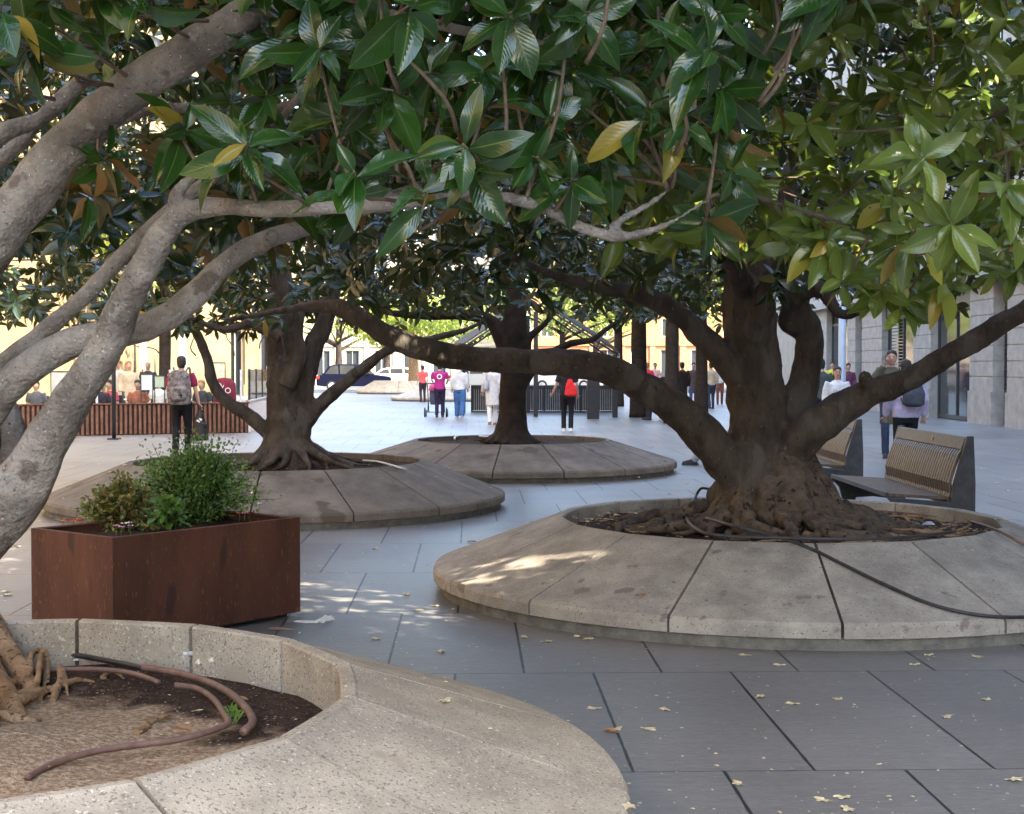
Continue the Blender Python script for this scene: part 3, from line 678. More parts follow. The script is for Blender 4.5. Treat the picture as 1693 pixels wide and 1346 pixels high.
Pn, Dn, Nn, Ln = rosettes(bT, outward(bT, (-1.5, 9, 1.5), .6, .5, .5, 17), 9, .165, .25, 18)
adopt(leaf_mesh('back_crown', Pn, Dn, Nn, Ln, M['leaf_shaded'], None, 5, 1, .19, 19, .28, .9), ft)
adopt(twigs(T[:34+190], A, hubs_of(FP), 'twigs', None, .0042, 1, .42), ft)
# ---- right crown
rc1 = [(-3000, -200), (850, -200), (930, 300), (1000, 370), (1100, 400), (1230, 430), (1330, 440), (1420, 455), (1500, 500), (1560, 545), (1620, 510), (1700, 440), (1900, 440), (4000, 440)]
hole = lambda P, px, py, r: ~((px < 1180) & (py > 300) & (P[:, 1] < 6.0))
rT1 = sample(900, (.2, 4.9), (5.0, 9.0), (1.9, 4.3), rc1, 31, thr=-.25, keepout=hole)
rc2 = [(-3000, -200), (380, 200), (480, 440), (600, 500), (700, 490), (820, 480), (950, 490), (1050, 500), (1150, 520), (1200, 500), (1320, 470), (1400, 470), (1500, 480), (1560, 520), (1700, 470), (4000, 450)]
rT2 = sample(1400, (-2.2, 6.0), (9.0, 13.5), (2.1, 5.2), rc2, 32, thr=-.1)
rT2 = np.concatenate([rT2, sample(420, (2.4, 6.8), (8.8, 13), (2.7, 5.2), rc2, 39, thr=-.2)])
T = np.concatenate([rT1, rT2]); A = np.concatenate([outward(rT1, (2.2, 11.5, 1.8), .35, .25, .4, 33), outward(rT2, (2, 11.5, 1.6), .6, .2, .5, 34)])
Pn, Dn, Nn, Ln = rosettes(T[:len(rT1)], A[:len(rT1)], 9, .16, .34, 35)
adopt(leaf_mesh('crown', Pn, Dn, Nn, Ln, M['leaf_sunlit'], None, 7, 2, .20, 36, .32, .9, .03), rt)
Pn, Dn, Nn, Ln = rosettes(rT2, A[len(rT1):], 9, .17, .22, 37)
adopt(leaf_mesh('shaded_inner_crown', Pn, Dn, Nn, Ln, M['leaf_shaded'], None, 5, 1, .18, 38, .25), rt)  # inner whorls take the darkened leaf colour as painted shade
blockT = sample(1500, (-1.8, 2.3), (2.5, 10.0), (3.2, 5.6), [(-9e4, -60), (9e4, -60)], 77, thr=-.3)  # unseen leaf layer above the view, added to block sun on the flower box
Pn, Dn, Nn, Ln = rosettes(blockT, outward(blockT, (2, 9, 2.5), .7, 0, .4, 78), 8, .2, .2, 79)
adopt(leaf_mesh('sun_blocking_crown', Pn, Dn, Nn, Ln, M['leaf_sunlit'], None, 3, 1, .21, 80, .28), rt)
adopt(twigs(T[:900], A, hubs_of(RP), 'twigs', None, .004, 4, .4), rt)
# ---- mid left crown
lc = [(-3000, 520), (-400, 520), (0, 525), (60, 530), (130, 540), (200, 550), (300, 555), (420, 545), (520, 525), (600, 500), (800, 500), (1000, 460), (3000, 300)]
lT = sample(2500, (-7.5, 2.2), (12.5, 20.5), (2.0, 5.6), lc, 41, thr=-.12)
lA = outward(lT, (-2.7, 17, 1.5), .6, .3, .5, 42)
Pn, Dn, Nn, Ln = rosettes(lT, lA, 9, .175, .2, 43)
adopt(leaf_mesh('crown', Pn, Dn, Nn, Ln, M['leaf_shaded'], None, 4, 1, .18, 44, .25), lt)
adopt(twigs(lT, lA, hubs_of(LP), 'twigs', None, .006, 10, .6), lt)
# ---- middle crown
cc = [(-3000, 500), (400, 500), (560, 515), (640, 520), (750, 512), (850, 515), (900, 512), (1000, 520), (1060, 535), (1150, 540), (1250, 530), (3000, 500)]
cT = sample(1700, (-4.5, 5.0), (19, 27), (2.3, 6.5), cc, 51, thr=-.1)
cA = outward(cT, (0, 22.5, 1.5), .6, .3, .5, 52)
Pn, Dn, Nn, Ln = rosettes(cT, cA, 8, .185, .2, 53)
adopt(leaf_mesh('crown', Pn, Dn, Nn, Ln, M['leaf_shaded'], None, 3, 1, .19, 54, .25), ct)

# ---- street trees with straight trunks
def street_tree(px, py_base, wpx, label, crown_r=3.2, zc=4.8, zlow=3.2, nleaf=2200, name='street_tree', cm='leaf_far', bark='bark_far', group='street trees beyond the plaza', lean=0, Y=None, zh=2.2):
    g = G(px, py_base) if Y is None else Vector(((px-846.5)/F*Y, Y, 0)); r0 = wpx/2*g.y/F
    t = empty(name, g, 0, label, 'tree', group)
    mb = MB()
    p, r = spline([(0, 0, 0), (lean*.3, 0, 1.2), (lean*.7, .05, 2.4), (lean, 0, zc)], [r0*1.25, r0, r0*.92, r0*.6], 5); mb.tube(p, r, 12, wob=.12, seed=px)
    for k in range(6):
        a = k*1.05+px; q = Vector((math.cos(a), math.sin(a), 0))
        p, r = spline([(lean*.8, 0, zlow-.4+.15*k), tuple(q*crown_r*.4+Vector((lean, 0, zlow+.5+.15*k))), tuple(q*crown_r*.8+Vector((lean, 0, zlow+1.1+.2*k)))], [r0*.5, r0*.3, r0*.1], 4); mb.tube(p, r, 7)
    mb.build('trunk', M[bark], t, True)
    rr = np.random.default_rng(int(px)); out = []
    while len(out) < nleaf:
        q = rr.normal(0, 1, 3); q /= np.linalg.norm(q); q *= rr.random()**.45
        p = np.array([lean+q[0]*crown_r, q[1]*crown_r, zc+q[2]*zh])
        if p[2] < zlow+rr.normal(0, .15): continue
        if noise.noise(Vector(p)*.9+Vector((px, 0, 0))) > -.08: out.append(p)
    Pp = np.array(out); D = norm(rr.normal(0, 1, Pp.shape)+np.array([0, 0, -.4])); N = norm(rr.normal(0, .6, Pp.shape)+np.array([0, 0, 1]))
    leaf_mesh('crown', Pp, D, N, np.full(len(Pp), .24)*(.7+.6*rr.random(len(Pp))), M[cm], t, 2, 1, .3, int(px), .3)
    return t
for px, pb, wd, zl, lab in [(1022, 672, 16, 3.3, 'slim dark street trunk left of the thicker one, right of the canopy'), (1056, 690, 27, 3.3, 'thickest dark street trunk right of the black canopy'),
                      (1111, 700, 24, 3.3, 'dark street trunk beside the seated person in blue'), (1160, 697, 20, 3.3, 'dark street trunk closest to the big magnolia trunk'),
                      (273, 700, 20, 3.4, 'dark trunk behind the terrace left of the man with the backpack'), (34, 700, 26, 3.4, 'dark trunk behind the terrace at the left edge')]:
    street_tree(px, pb, wd, lab, 3.4, 5.3, zl, 2000)
street_tree(684, 0, 18, 'small sunlit tree, its trunk coloured orange for sunlight, on the pale far planter', 3.6, 4.1, 2.4, 3600, Y=83.5, bark='root', group=None, zh=1.7)  # orange root material paints warm sunlight onto this trunk
for px, Y, zl, zc, lab in [(560, 118, 3.2, 6, 'sunlit yellow green tree behind the dark car'), (640, 125, 3.2, 6, 'sunlit tree behind the white car roof'), (770, 105, 3.0, 5.6, 'sunlit tree behind the woman with the pushchair'),
                       (930, 90, 3.6, 5.8, 'sunlit tree behind the black canopy'), (985, 120, 3.2, 6, 'far sunlit tree right of the black canopy'), (105, 75, 4.2, 6, 'lemon green tree in front of the cream facade'), (1230, 100, 4.2, 6.5, 'sunlit tree seen left of the shop fronts'), (1430, 95, 3.8, 6, 'sunlit tree beyond the end of the shop fronts')]:
    street_tree(px, 0, 12, lab, 5, zc, zl, 2600, Y=Y, zh=2.6)

# ================================================================ BUILDINGS
def grid_wall(mb, x0, x1, z0, z1, y0, y1, holes, mi=0):
    xs = sorted({x0, x1, *[h[0] for h in holes], *[h[1] for h in holes]}); zs = sorted({z0, z1, *[h[2] for h in holes], *[h[3] for h in holes]})
    for i in range(len(xs)-1):
        # merge vertical runs
        run = None
        for j in range(len(zs)-1):
            cx, cz = (xs[i]+xs[i+1])/2, (zs[j]+zs[j+1])/2
            hole_ = any(h[0] < cx < h[1] and h[2] < cz < h[3] for h in holes)
            if not hole_:
                if run is None: run = zs[j]
            else:
                if run is not None: mb.bb(xs[i], xs[i+1], y0, y1, run, zs[j], mi); run = None
        if run is not None: mb.bb(xs[i], xs[i+1], y0, y1, run, zs[-1], mi)
def building(loc, rz, length, height, depth, label, m, bay=3.2, gf=3.6, win_w=1.2, storey=3.3, pil=True, wg=1.4, name='building', wingroup=None):
    """facade along local +x at y=0 facing -y"""
    t = empty(name, loc, rz, label, 'building')
    n = int(length//bay); holes = []; x_off = (length-n*bay)/2
    for i in range(n):
        xc = x_off+bay*(i+.5); holes.append((xc-wg/2, xc+wg/2, .35 if i % 3 else 0.0, gf-.4))
        z = gf+.9
        while z+1.9 < height-.6:
            holes.append((xc-win_w/2, xc+win_w/2, z, z+1.8)); z += storey
    mb = MB(); grid_wall(mb, 0, length, 0, height, 0, .35, holes)
    mb.bb(0, length, .36, .8, .0, height-.1) if False else None
    mb.bb(0, length, 1.2, depth, 0, height-.05)
    mb.build('wall', m, t)
    c = MB(); c.bb(-.15, length+.15, -.22, -.003, gf, gf+.3); c.bb(-.2, length+.2, -.5, -.003, height-.45, height-.1); c.build('cornice', m, t)
    MB().bb(-.1, length+.1, -.1, depth, height, height+.25).build('roof', M['stone'], t)
    if pil:
        for i in range(n+1):
            p = MB(); xc = x_off+bay*i; xc = min(max(xc, .3), length-.3); p.bb(xc-.28, xc+.28, -.14, -.003, .6, gf-.01); p.bb(xc-.36, xc+.36, -.2, -.003, 0, .6); p.build('pilaster', m, t)
    for k, h in enumerate(holes[:100]):
        f = MB(); a, b_, c0, c1 = h; q = .06
        f.bb(a, a+q, .16, .24, c0, c1); f.bb(b_-q, b_, .16, .24, c0, c1); f.bb(a+q, b_-q, .16, .24, c1-q, c1); f.bb(a+q, b_-q, .16, .24, c0, c0+q); f.bb((a+b_)/2-.03, (a+b_)/2+.03, .15, .23, c0+q, c1-q)
        o = f.build('window', M['white'] if k % 2 else M['shutter'], t)
        MB().bb(a+.01, b_-.01, .25, .262, c0+.01, c1-.01).build('pane', M['winglass'], o)
    bk = MB().bb(.02, length-.02, .7, .72, .02, height-.2).build('interior', M['dark_in'], t)
    return t
building((-31, 76, 0), R(4), 19, 15, 10, 'cream classical building with tall pilasters behind the terrace', M['plaster_y'], 1.7, 3.9, wg=.75, win_w=.8)
building((-70, 72, 0), R(0), 38, 16, 10, 'sunlit building at the far left behind the terrace', M['plaster_w'], 3.2)
building((-60, 150, 0), R(0), 60, 17, 12, 'long pale building across the road behind the cars', M['plaster_w'], 3.0)
building((2, 145, 0), R(-3), 30, 17, 12, 'ochre building closing the street behind the canopy', M['plaster_o'], 3.0)
building((33, 140, 0), R(-6), 40, 18, 12, 'pale building far behind the street trees', M['plaster_w'], 3.4)

# right-hand shop fronts: facade in the plane X=12.9, facing -X. local x runs along -Y (towards camera) when rz=-90
XF = 12.9
def yof(px): return XF*F/(px-846.5)
def shops():
    t = empty('stone_building', (XF, 0, 0), 0, 'grey stone building with rusticated pilasters and shop windows along the right', 'building')
    H_ = 31.0  # unseen near section, raised this high to block sun from the flower box
    openings = [(38.95, 37.85, 'roller'), (44.75, 40.95, 'glass'), (50.7, 46.7, 'door'), (54.6, 53.6, 'glass'), (59.6, 55.9, 'glass'), (65.0, 61.6, 'glass')]
    top = 3.9
    wl = MB()
    # solid piers between openings, in world Y, X local from 0
    edges = sorted([(b_, a_) for a_, b_, k in openings])
    # nearer blocks, outside the picture
    y = 35.4
    while y > -24:
        edges.append((y-3.2, y)); y -= 4.6
    edges.sort(); ylo, yhi = -30.0, 66.2
    cur = ylo; piers = []
    for a_, b_ in edges:
        piers.append((cur, a_)); cur = b_
    piers.append((cur, yhi))
    for a_, b_ in piers:
        wl = MB(); z = .9; wl.bb(-.05, .5, a_, b_, 0, .9)           # plinth block proud of the pier
        k = 0
        while z < top-.01:
            z1 = min(top, z+.42); wl.bb(0, .5, a_+.004, b_-.004, z+.0, z1-.022); wl.bb(.03, .49, a_+.02, b_-.02, z1-.022, z1); z = z1
        wl.build('pier', M['stone'], t)
    # upper floors
    def upper(y0, y1, Ht):
        hs = []; yy = y0+1.2
        while yy+1.2 < y1:
            z = top+1.2
            while z+2.2 < Ht-.5: hs.append((yy, yy+1.2, z, z+2.1)); z += 3.4
            yy += 3.1
        u = MB(); tmp = MB(); grid_wall(tmp, y0, y1, top, Ht, 0, .5, hs)
        u.v = [(v[1], v[0], v[2]) for v in tmp.v]; u.f = tmp.f; u.m = tmp.m
        u.bb(1.0, 12, y0, y1, 0.01, Ht-.03)
        u.bb(-.35, -.003, y0, y1, top, top+.28); u.bb(-.6, 12, y0-.05, y1+.05, Ht, Ht+.3)
        u.build('upper_wall', M['stone'], t)
        for h in hs:
            if h[0] < 20: continue
            pn = MB(); pn.bb(.2, .22, h[0]+.01, h[1]-.01, h[2]+.01, h[3]-.01); pn.bb(.14, .19, (h[0]+h[1])/2-.03, (h[0]+h[1])/2+.03, h[2], h[3]); pn.build('upper_window', M['winglass'], t)
    upper(-30, SUN_NOTCH[0], H_); upper(SUN_NOTCH[0], SUN_NOTCH[1], SUN_NOTCH[2]); upper(SUN_NOTCH[1], yhi, 24.0)
    for a_, b_, k in openings:
        lo, hi = b_, a_; nm = 'shop_window' if k == 'glass' else ('roller_door' if k == 'roller' else 'shop_door')
        f = MB(); q = .07
        if k == 'roller':
            z = .02
            while z < top-.1: f.bb(.3, .33, lo+.01, hi-.01, z, z+.1); z += .115
            f.build(nm, M['black'], t); continue
        f.bb(.22, .30, lo, lo+q, 0, top); f.bb(.22, .30, hi-q, hi, 0, top); f.bb(.22, .30, lo+q, hi-q, top-.7, top-.6); f.bb(.22, .3, lo+q, hi-q, .02, .14)
        n_ = 2 if hi-lo > 2 else 1
        for j in range(1, n_): f.bb(.21, .29, lo+(hi-lo)*j/n_-.03, lo+(hi-lo)*j/n_+.03, .14, top-.7)
        fo = f.build(nm, M['darkgrey'], t)
        MB().bb(.255, .265, lo+.02, hi-.02, .1, top-.62).build('pane', M['winglass'], fo)
        if k == 'door':   # half-raised metal shutter at the far side
            s_ = MB(); z = .9
            while z < 3.2: s_.bb(.12, .15, hi-1.7, hi-.9, z, z+.08, 0); z += .11
            s_.build('shutter', M['shutter'], fo)
    hb = MB(); hb.bb(.12, .2, 53.0, 53.55, 0, top); hb.bb(.05, .12, 55.0, 55.8, 0, 3.3); hb.build('brown_panel', M['red_brown'], t)
    for q0, q1 in ((40.97, 44.73), (46.72, 50.68)): MB().bb(.13, .2, q0, q1, 3.25, 3.85).build('shop_fascia', M['black'], t)
    return t
SUN_NOTCH = (-10.5, 0.0, 12.0)  # unseen low stretch of the building, shaped to let sun reach the right crown
shops()
building((-24, 62, 0), R(-90), 92, 18, 12, 'sunlit cream street front along the left side of the plaza', M['plaster_y'], 3.4)
# building across the side street, behind the camera's right
building((14, 70, 0), R(0), 26, 20, 12, 'pale building at the end of the shop fronts', M['plaster_w'], 3.0)

# ================================================================ BENCHES
def bench(Y0, L_, label, X0=0.0):
    t = empty('slatted_bench', (4.0+X0, Y0, 0), 0, label, 'bench', 'slatted benches behind the right planter')
    prof = [(.10, .31), (.13, .40), (.115, .50), (.15, .62), (.20, .76), (.235, .81)]  # x,z of back slats, local x from 4.0
    mb = MB(); n = 30; wd = L_/n*.72
    for i in range(n):
        y0 = L_*(i+.14)/n
        for (a, b_) in zip(prof[:-1], prof[1:]):
            mb.add([(a[0], y0, a[1]), (a[0], y0+wd, a[1]), (b_[0], y0+wd, b_[1]), (b_[0], y0, b_[1]),
                    (a[0]+.03, y0, a[1]), (a[0]+.03, y0+wd, a[1]), (b_[0]+.03, y0+wd, b_[1]), (b_[0]+.03, y0, b_[1])],
                   [(0, 1, 2, 3), (7, 6, 5, 4), (0, 3, 7, 4), (1, 5, 6, 2), (0, 4, 5, 1), (3, 2, 6, 7)])
    mb.build('backrest', M['wood_slat'], t)
    r_ = MB(); r_.prism([(.225, .812), (.265, .93), (.30, .93), (.265, .80)], .0, L_); r_.build('top_rail', M['rail_wood'], t, bevel=.006)
    s_ = MB(); n2 = 30
    for i in range(n2):
        y0 = L_*(i+.14)/n2
        s_.add([(-.46, y0, .37), (.12, y0, .335), (.12, y0+wd, .335), (-.46, y0+wd, .37), (-.46, y0, .40), (.12, y0, .365), (.12, y0+wd, .365), (-.46, y0+wd, .40)],
               [(0, 1, 2, 3), (7, 6, 5, 4), (0, 4, 5, 1), (1, 5, 6, 2), (2, 6, 7, 3), (3, 7, 4, 0)])
    s_.build('seat', M['wood_slat'], t)
    e = MB(); e.box((-.465, L_/2, .385), (.03, L_, .045)); e.box((.13, L_/2, .30), (.03, L_, .03)); e.build('seat_edge', M['castmetal'], t, bevel=.004)
    for y0 in (-.06, L_+.002):
        f = MB()
        f.prism([(-.48, .365), (.12, .32), (.15, .5), (.225, .77), (.27, .94), (.33, .94), (.35, .5), (.35, .0), (.24, .0), (.22, .13), (.0, .16), (-.2, .15), (-.22, .0), (-.42, .0), (-.35, .14), (-.38, .26)], y0, y0+.058)
        f.build('end_frame', M['castmetal'], t, bevel=.006)
    # small oval badge on the rail
    bd = MB(); bd.prism([(L_*.42+.035*math.cos(a), .87+.022*math.sin(a)) for a in [k*math.pi/5 for k in range(10)]], .236, .243, 'x'); bd.build('badge', cloth('badge_yellow', (.5, .42, .12)), t)
    return t
b1 = bench(13.65, 2.35, 'brown slatted bench nearest the large planter\'s rim, at right')
b2 = bench(18.0, 2.3, 'slatted bench half hidden behind the big magnolia\'s right limb')
b3 = bench(22.6, 2.2, 'slatted bench mostly hidden behind the big magnolia trunk', .1)

# ================================================================ CORTEN FLOWER BOX
def flower_box():
    A0 = G(187, 1076); B0 = G(497, 1019); 
    u = (B0-A0).normalized(); L_ = (B0-A0).length
    # left face leaves the front corner backwards-left
    C0 = Vector((0, 0, 0)); zt = HC-(890-605)/F*A0.y
    # corner seen at px 52
    v = Vector((-u.y, u.x, 0))
    # solve length so that the back-left corner projects to px 52
    best = min(((abs(proj(np.array(A0+v*s))[0]-52), s) for s in np.arange(.1, 3, .01)))[1]
    W_ = best
    t = empty('flower_box', A0, math.atan2(u.y, u.x), 'rusty steel flower box planted with two shrubs, behind the foreground planter', 'flower box')
    H_ = zt; th = .012; lip = .03
    mb = MB()
    mb.bb(0, L_, 0, th, .03, H_); mb.bb(0, L_, W_-th, W_, .03, H_); mb.bb(0, th, th, W_-th, .03, H_); mb.bb(L_-th, L_, th, W_-th, .03, H_)
    mb.bb(th, L_-th, th, th+lip, H_-th, H_-.001); mb.bb(th, L_-th, W_-th-lip, W_-th, H_-th, H_-.001); mb.bb(th, th+lip, th+lip, W_-th-lip, H_-th, H_-.001); mb.bb(L_-th-lip, L_-th, th+lip, W_-th-lip, H_-th, H_-.001)
    mb.build('shell', M['corten'], t, bevel=.003)
    MB().bb(.06, L_-.06, .06, W_-.06, 0, .03).build('foot', M['black'], t)
    so_ = MB(); n = 24
    for i in range(n+1):
        for j in range(n+1):
            x = th+(L_-2*th)*i/n; y = th+(W_-2*th)*j/n; so_.v.append((x, y, H_-.06+.02*noise.noise(Vector((x*6, y*6, 0)))))
    for i in range(n):
        for j in range(n): k = i*(n+1)+j; so_.f.append((k, k+1, k+n+2, k+n+1)); so_.m.append(0)
    so_.build('soil', M['soil'], t, True)
    return t, L_, W_, H_
fb, BL, BW, BH = flower_box()
BM = Matrix.Translation(fb.location) @ Matrix.Rotation(fb.rotation_euler.z, 4, 'Z')
def shrub(name, label, c, rad, nst, nl, ll, m, seed, width=.28, up=.5, group=None, shell=.5, stem=True):
    r = np.random.default_rng(seed)
    t = empty(name, c, 0, label, 'shrub', group); st = MB(); Ps = []; Ds = []
    for k in range(nst):
        a = r.uniform(0, 6.28); e = abs(r.normal(0, .75)); d = Vector((math.cos(a)*math.sin(e), math.sin(a)*math.sin(e), math.cos(e)))
        L_ = (.5+.5*r.random()**.7)*(1+.35*(r.random() > .88)); tip = Vector((d.x*rad[0], d.y*rad[1], d.z*rad[2]))*L_
        mid = tip*.5+Vector((r.normal(0, .04), r.normal(0, .04), .05))
        p, rr = spline([(d.x*.02, d.y*.02, 0), mid, tip], [.004, .003, .0012], 4)
        st.tube(p, rr, 4, caps=False)
        for i in range(nl):
            f = r.random()**shell; j = f*(len(p)-1); j0 = int(j); q = p[j0].lerp(p[min(j0+1, len(p)-1)], j-j0)
            Ps.append(list(q+Vector(r.normal(0, .016*rad[0]/.25, 3)))); Ds.append(list(d*.4+Vector(r.normal(0, .8, 3))+Vector((0, 0, up*.3))))
    if stem: st.build('stems', M['bark_far'], t, True, fix=False)
    Ps = np.array(Ps); Ds = norm(np.array(Ds)); N = norm(r.normal(0, .5, Ps.shape)+np.array([0, -.3, 1]))
    leaf_mesh('foliage', Ps, Ds, N, ll*(.6+.8*r.random(len(Ps))), m, t, 3, 1, width, seed, .2)
    return t
def boxpt(px, py):      # point on the box's soil plane seen at px,py
    return G(px, py, BH-.05)
shrub('airy_shrub', 'large airy green shrub at the right of the rusty flower box', boxpt(325, 860), (.50, .26, .46), 330, 46, .024, M['shrub'], 61, .30)
shrub('reddish_shrub', 'compact green and reddish shrub at the left of the rusty flower box', boxpt(200, 872), (.27, .22, .27), 130, 42, .033, M['shrub_red'], 62, .33)
shrub('leafy_plant', 'low broad leaved plant between the two shrubs in the flower box', boxpt(283, 874), (.16, .12, .15), 26, 9, .065, M['shrub'], 63, .28)
shrub('sprig_plant', 'thin sprig with yellowish tip rising from the flower box', boxpt(290, 862), (.12, .08, .50), 6, 14, .022, M['shrub_red'], 64, .3, stem=True)
def flower(px, py, c, label, seed, group='small flowers in the rusty flower box'):
    t = empty('flower', boxpt(px, py), seed, label, 'flower', group)
    r = random.Random(seed)
    MB().tube([(0, 0, 0), (.005, 0, .03), (0, 0, .05)], .002, 5).build('stem', M['shrub'], t)
    mb = MB()
    for k in range(5):
        a = k*1.257; d = Vector((math.cos(a), math.sin(a))); s_ = Vector((-d.y, d.x))*.010
        mb.add([(0, 0, .05), (d.x*.014+s_.x, d.y*.014+s_.y, .06), (d.x*.024, d.y*.024, .053), (d.x*.014-s_.x, d.y*.014-s_.y, .06)], [(0, 1, 2, 3)])
    mb.build('petals', cloth('petal_'+c, {'pink': (.8, .42, .55), 'orange': (.75, .2, .08), 'white': (.8, .72, .75), 'red': (.6, .05, .06)}[c]), t)
    return t
for i, (px, py, c) in enumerate([(192, 884, 'pink'), (205, 880, 'white'), (216, 884, 'pink'), (201, 886, 'pink'), (213, 879, 'white')]):
    flower(px, py, c, 'small pale pink flower at the front corner of the rusty flower box', i+1)
for i, (px, py, c) in enumerate([(104, 876, 'orange'), (112, 874, 'red'), (122, 877, 'orange'), (134, 875, 'red'), (128, 872, 'orange')]):
    flower(px, py, c, 'small orange red flower at the left end of the rusty flower box', i+11)
for i, (px, py, c) in enumerate([(405, 862, 'pink'), (414, 861, 'red'), (420, 860, 'pink'), (396, 862, 'orange'), (428, 845, 'white')]):
    flower(px, py, c, 'small rosy flower at the right end of the rusty flower box', i+21)

# ================================================================ SURFACE HELPERS
def pl_height(c, ri, ro, h, sd):
    def H(x, y):
        r = math.hypot(x-c[0], y-c[1])
        if r < ri: return h-sd
        if r < ri+.06: return h
        if r < ro: return h+(.165-h)*(r-ri-.06)/(ro-ri-.06)
        return 0
    return H
HR = pl_height(PR, 1.56, 2.5, .50, .085); HF = pl_height(PF, 1.40, 2.38, .48, .19); HL = pl_height(PL, 1.62, 2.58, .52, .06); HCn = pl_height(PC, 1.45, 2.5, .48, .05)
def hit(H, px, py, lift=.0):
    d = (W(px, py, 1)-Vector((0, 0, HC))); o = Vector((0, 0, HC)); t = 1.0
    while t < 60:
        p = o+d*t
        if p.z <= H(p.x, p.y)+lift: return p
        t += .01
    return G(px, py)
def hose(name, label, H, pts, r, m, lift=None, extra=None, group=None, cat='hose'):
    q = [hit(H, a, b, r+(z[0] if z else 0)) + Vector((0, 0, r*.3)) for a, b, *z in pts]
    if H is HF: q = [hit(H, a, b, r+.024) for a, b, *z in pts]
    p, rr = spline(q, [r]*len(q), 6); t0 = Vector(q[0])
    o = MB().tube(p, rr, 8).build(name, m, None, True, fix=False)
    return tag(o, label, cat, group)
hose('hose', 'thin black hose running down across the slabs of the large right planter', HR, [(1168, 858, .12), (1205, 868, .11), (1250, 880, .095), (1300, 893, .07), (1345, 910), (1390, 932), (1460, 966), (1540, 1000), (1620, 1018), (1700, 1021), (1800, 1012), (1900, 990)], .011, M['hose'])
hose('hose', 'black hose looped around the front of the big magnolia\'s roots', HR, [(1180, 812, .10), (1160, 808, .12), (1150, 822, .06), (1140, 842, .05), (1136, 860, .08), (1160, 880, .08), (1215, 888, .085), (1290, 890, .085), (1360, 892, .085), (1430, 892, .085), (1510, 888, .085), (1580, 880, .08)], .011, M['hose'])
hose('hose', 'reddish hose along the far right rim of the large planter', HR, [(1420, 843), (1480, 848), (1550, 855), (1600, 862), (1650, 878), (1710, 912)], .010, M['hose_brown'])
hose('hose', 'black hose along the far side of the foreground planter\'s soil', HF, [(-60, 1070), (0, 1073), (60, 1076), (130, 1084), (190, 1095), (238, 1105)], .012, M['hose'])
hose('hose', 'brown hose bending round the right side of the foreground planter\'s soil', HF, [(236, 1104), (290, 1112), (345, 1128), (385, 1150), (412, 1178), (417, 1196), (402, 1210)], .015, M['hose_brown'])
hose('hose', 'short faded pink brown hose behind the roots in the foreground planter', HF, [(-30, 1118), (30, 1112), (100, 1107), (180, 1108), (225, 1115), (262, 1128)], .011, M['hose_brown'])
hose('hose', 'inner brown hose curving back along the front of the foreground planter\'s soil', HF, [(290, 1133), (325, 1138), (352, 1155), (370, 1180), (377, 1196), (350, 1208), (300, 1222), (240, 1230), (160, 1242), (90, 1262), (45, 1286)], .012, M['hose_brown'])
hose('hose', 'thin white pipe in the middle planter left of its trunk', HCn, [(752, 727), (756, 722), (790, 722), (820, 724)], .018, M['white'])
hose('hose', 'thin white pipe at the right of the soil behind the flower box', HL, [(600, 762), (625, 764), (655, 772), (672, 777)], .012, M['white'])

# foreground roots
RF = []
def root_(lst, r0):
    p = [hit(HF, a, b)+Vector((0, 0, z)) for a, b, z in lst]; n = len(p); RF.append((p, [r0*(1-.75*i/(n-1))+.004 for i in range(n)]))
for lst, r0 in [([(-140, 1060, .34), (-60, 1110, .16), (0, 1160, .04), (30, 1185, .0)], .11), ([(-140, 1050, .36), (-40, 1080, .20), (20, 1120, .07), (62, 1158, .0)], .09), ([(-140, 1120, .3), (-80, 1180, .1), (-20, 1215, .0), (10, 1225, -.01)], .10),
                ([(-60, 1110, .14), (10, 1170, .05), (45, 1165, .03), (75, 1150, .02), (92, 1140, .01)], .03), ([(20, 1150, .05), (48, 1140, .06), (52, 1112, .075), (70, 1106, .08), (76, 1122, .05), (72, 1150, .01)], .014), ([(30, 1160, .03), (60, 1152, .05), (68, 1118, .09), (78, 1112, .08), (80, 1140, .03)], .012),
                ([(86, 1160, .0), (100, 1135, .03), (98, 1122, .045), (106, 1125, .04), (112, 1150, .0)], .013), ([(104, 1140, .02), (130, 1132, .02), (158, 1128, .0)], .011), ([(0, 1190, .02), (40, 1195, .01), (80, 1190, -.005)], .02), ([(168, 1122, .0), (185, 1114, .012), (205, 1122, .0)], .007),
                ([(225, 1215, .0), (250, 1200, .012), (282, 1186, .012)], .010), ([(-160, 1240, .2), (-100, 1270, .05), (-60, 1290, 0)], .08)]:
    root_(lst, r0)
o = limbs('roots', RF, M['root'], None, .006, 40, .01); adopt(o, ft)

# thin surface roots in the right planter soil
R2 = []
rr_ = random.Random(4)
for k in range(24):
    a = rr_.uniform(0, 6.28); r0 = rr_.uniform(.6, .9); pts = []
    for i in range(6):
        f = i/5; r = r0+f*.62*rr_.uniform(.7, 1); aa = a+.5*math.sin(f*4+k)*f
        r = min(r, 1.5); pts.append((PR[0]+r*math.cos(aa), PR[1]+r*math.sin(aa), .43+.012*math.sin(i*2+k)+.01))
    R2.append((pts, [.03, .026, .02, .015, .011, .006]))
o = limbs('surface_roots', R2, M['root'], None, .01, 60, .01); adopt(o, rt)

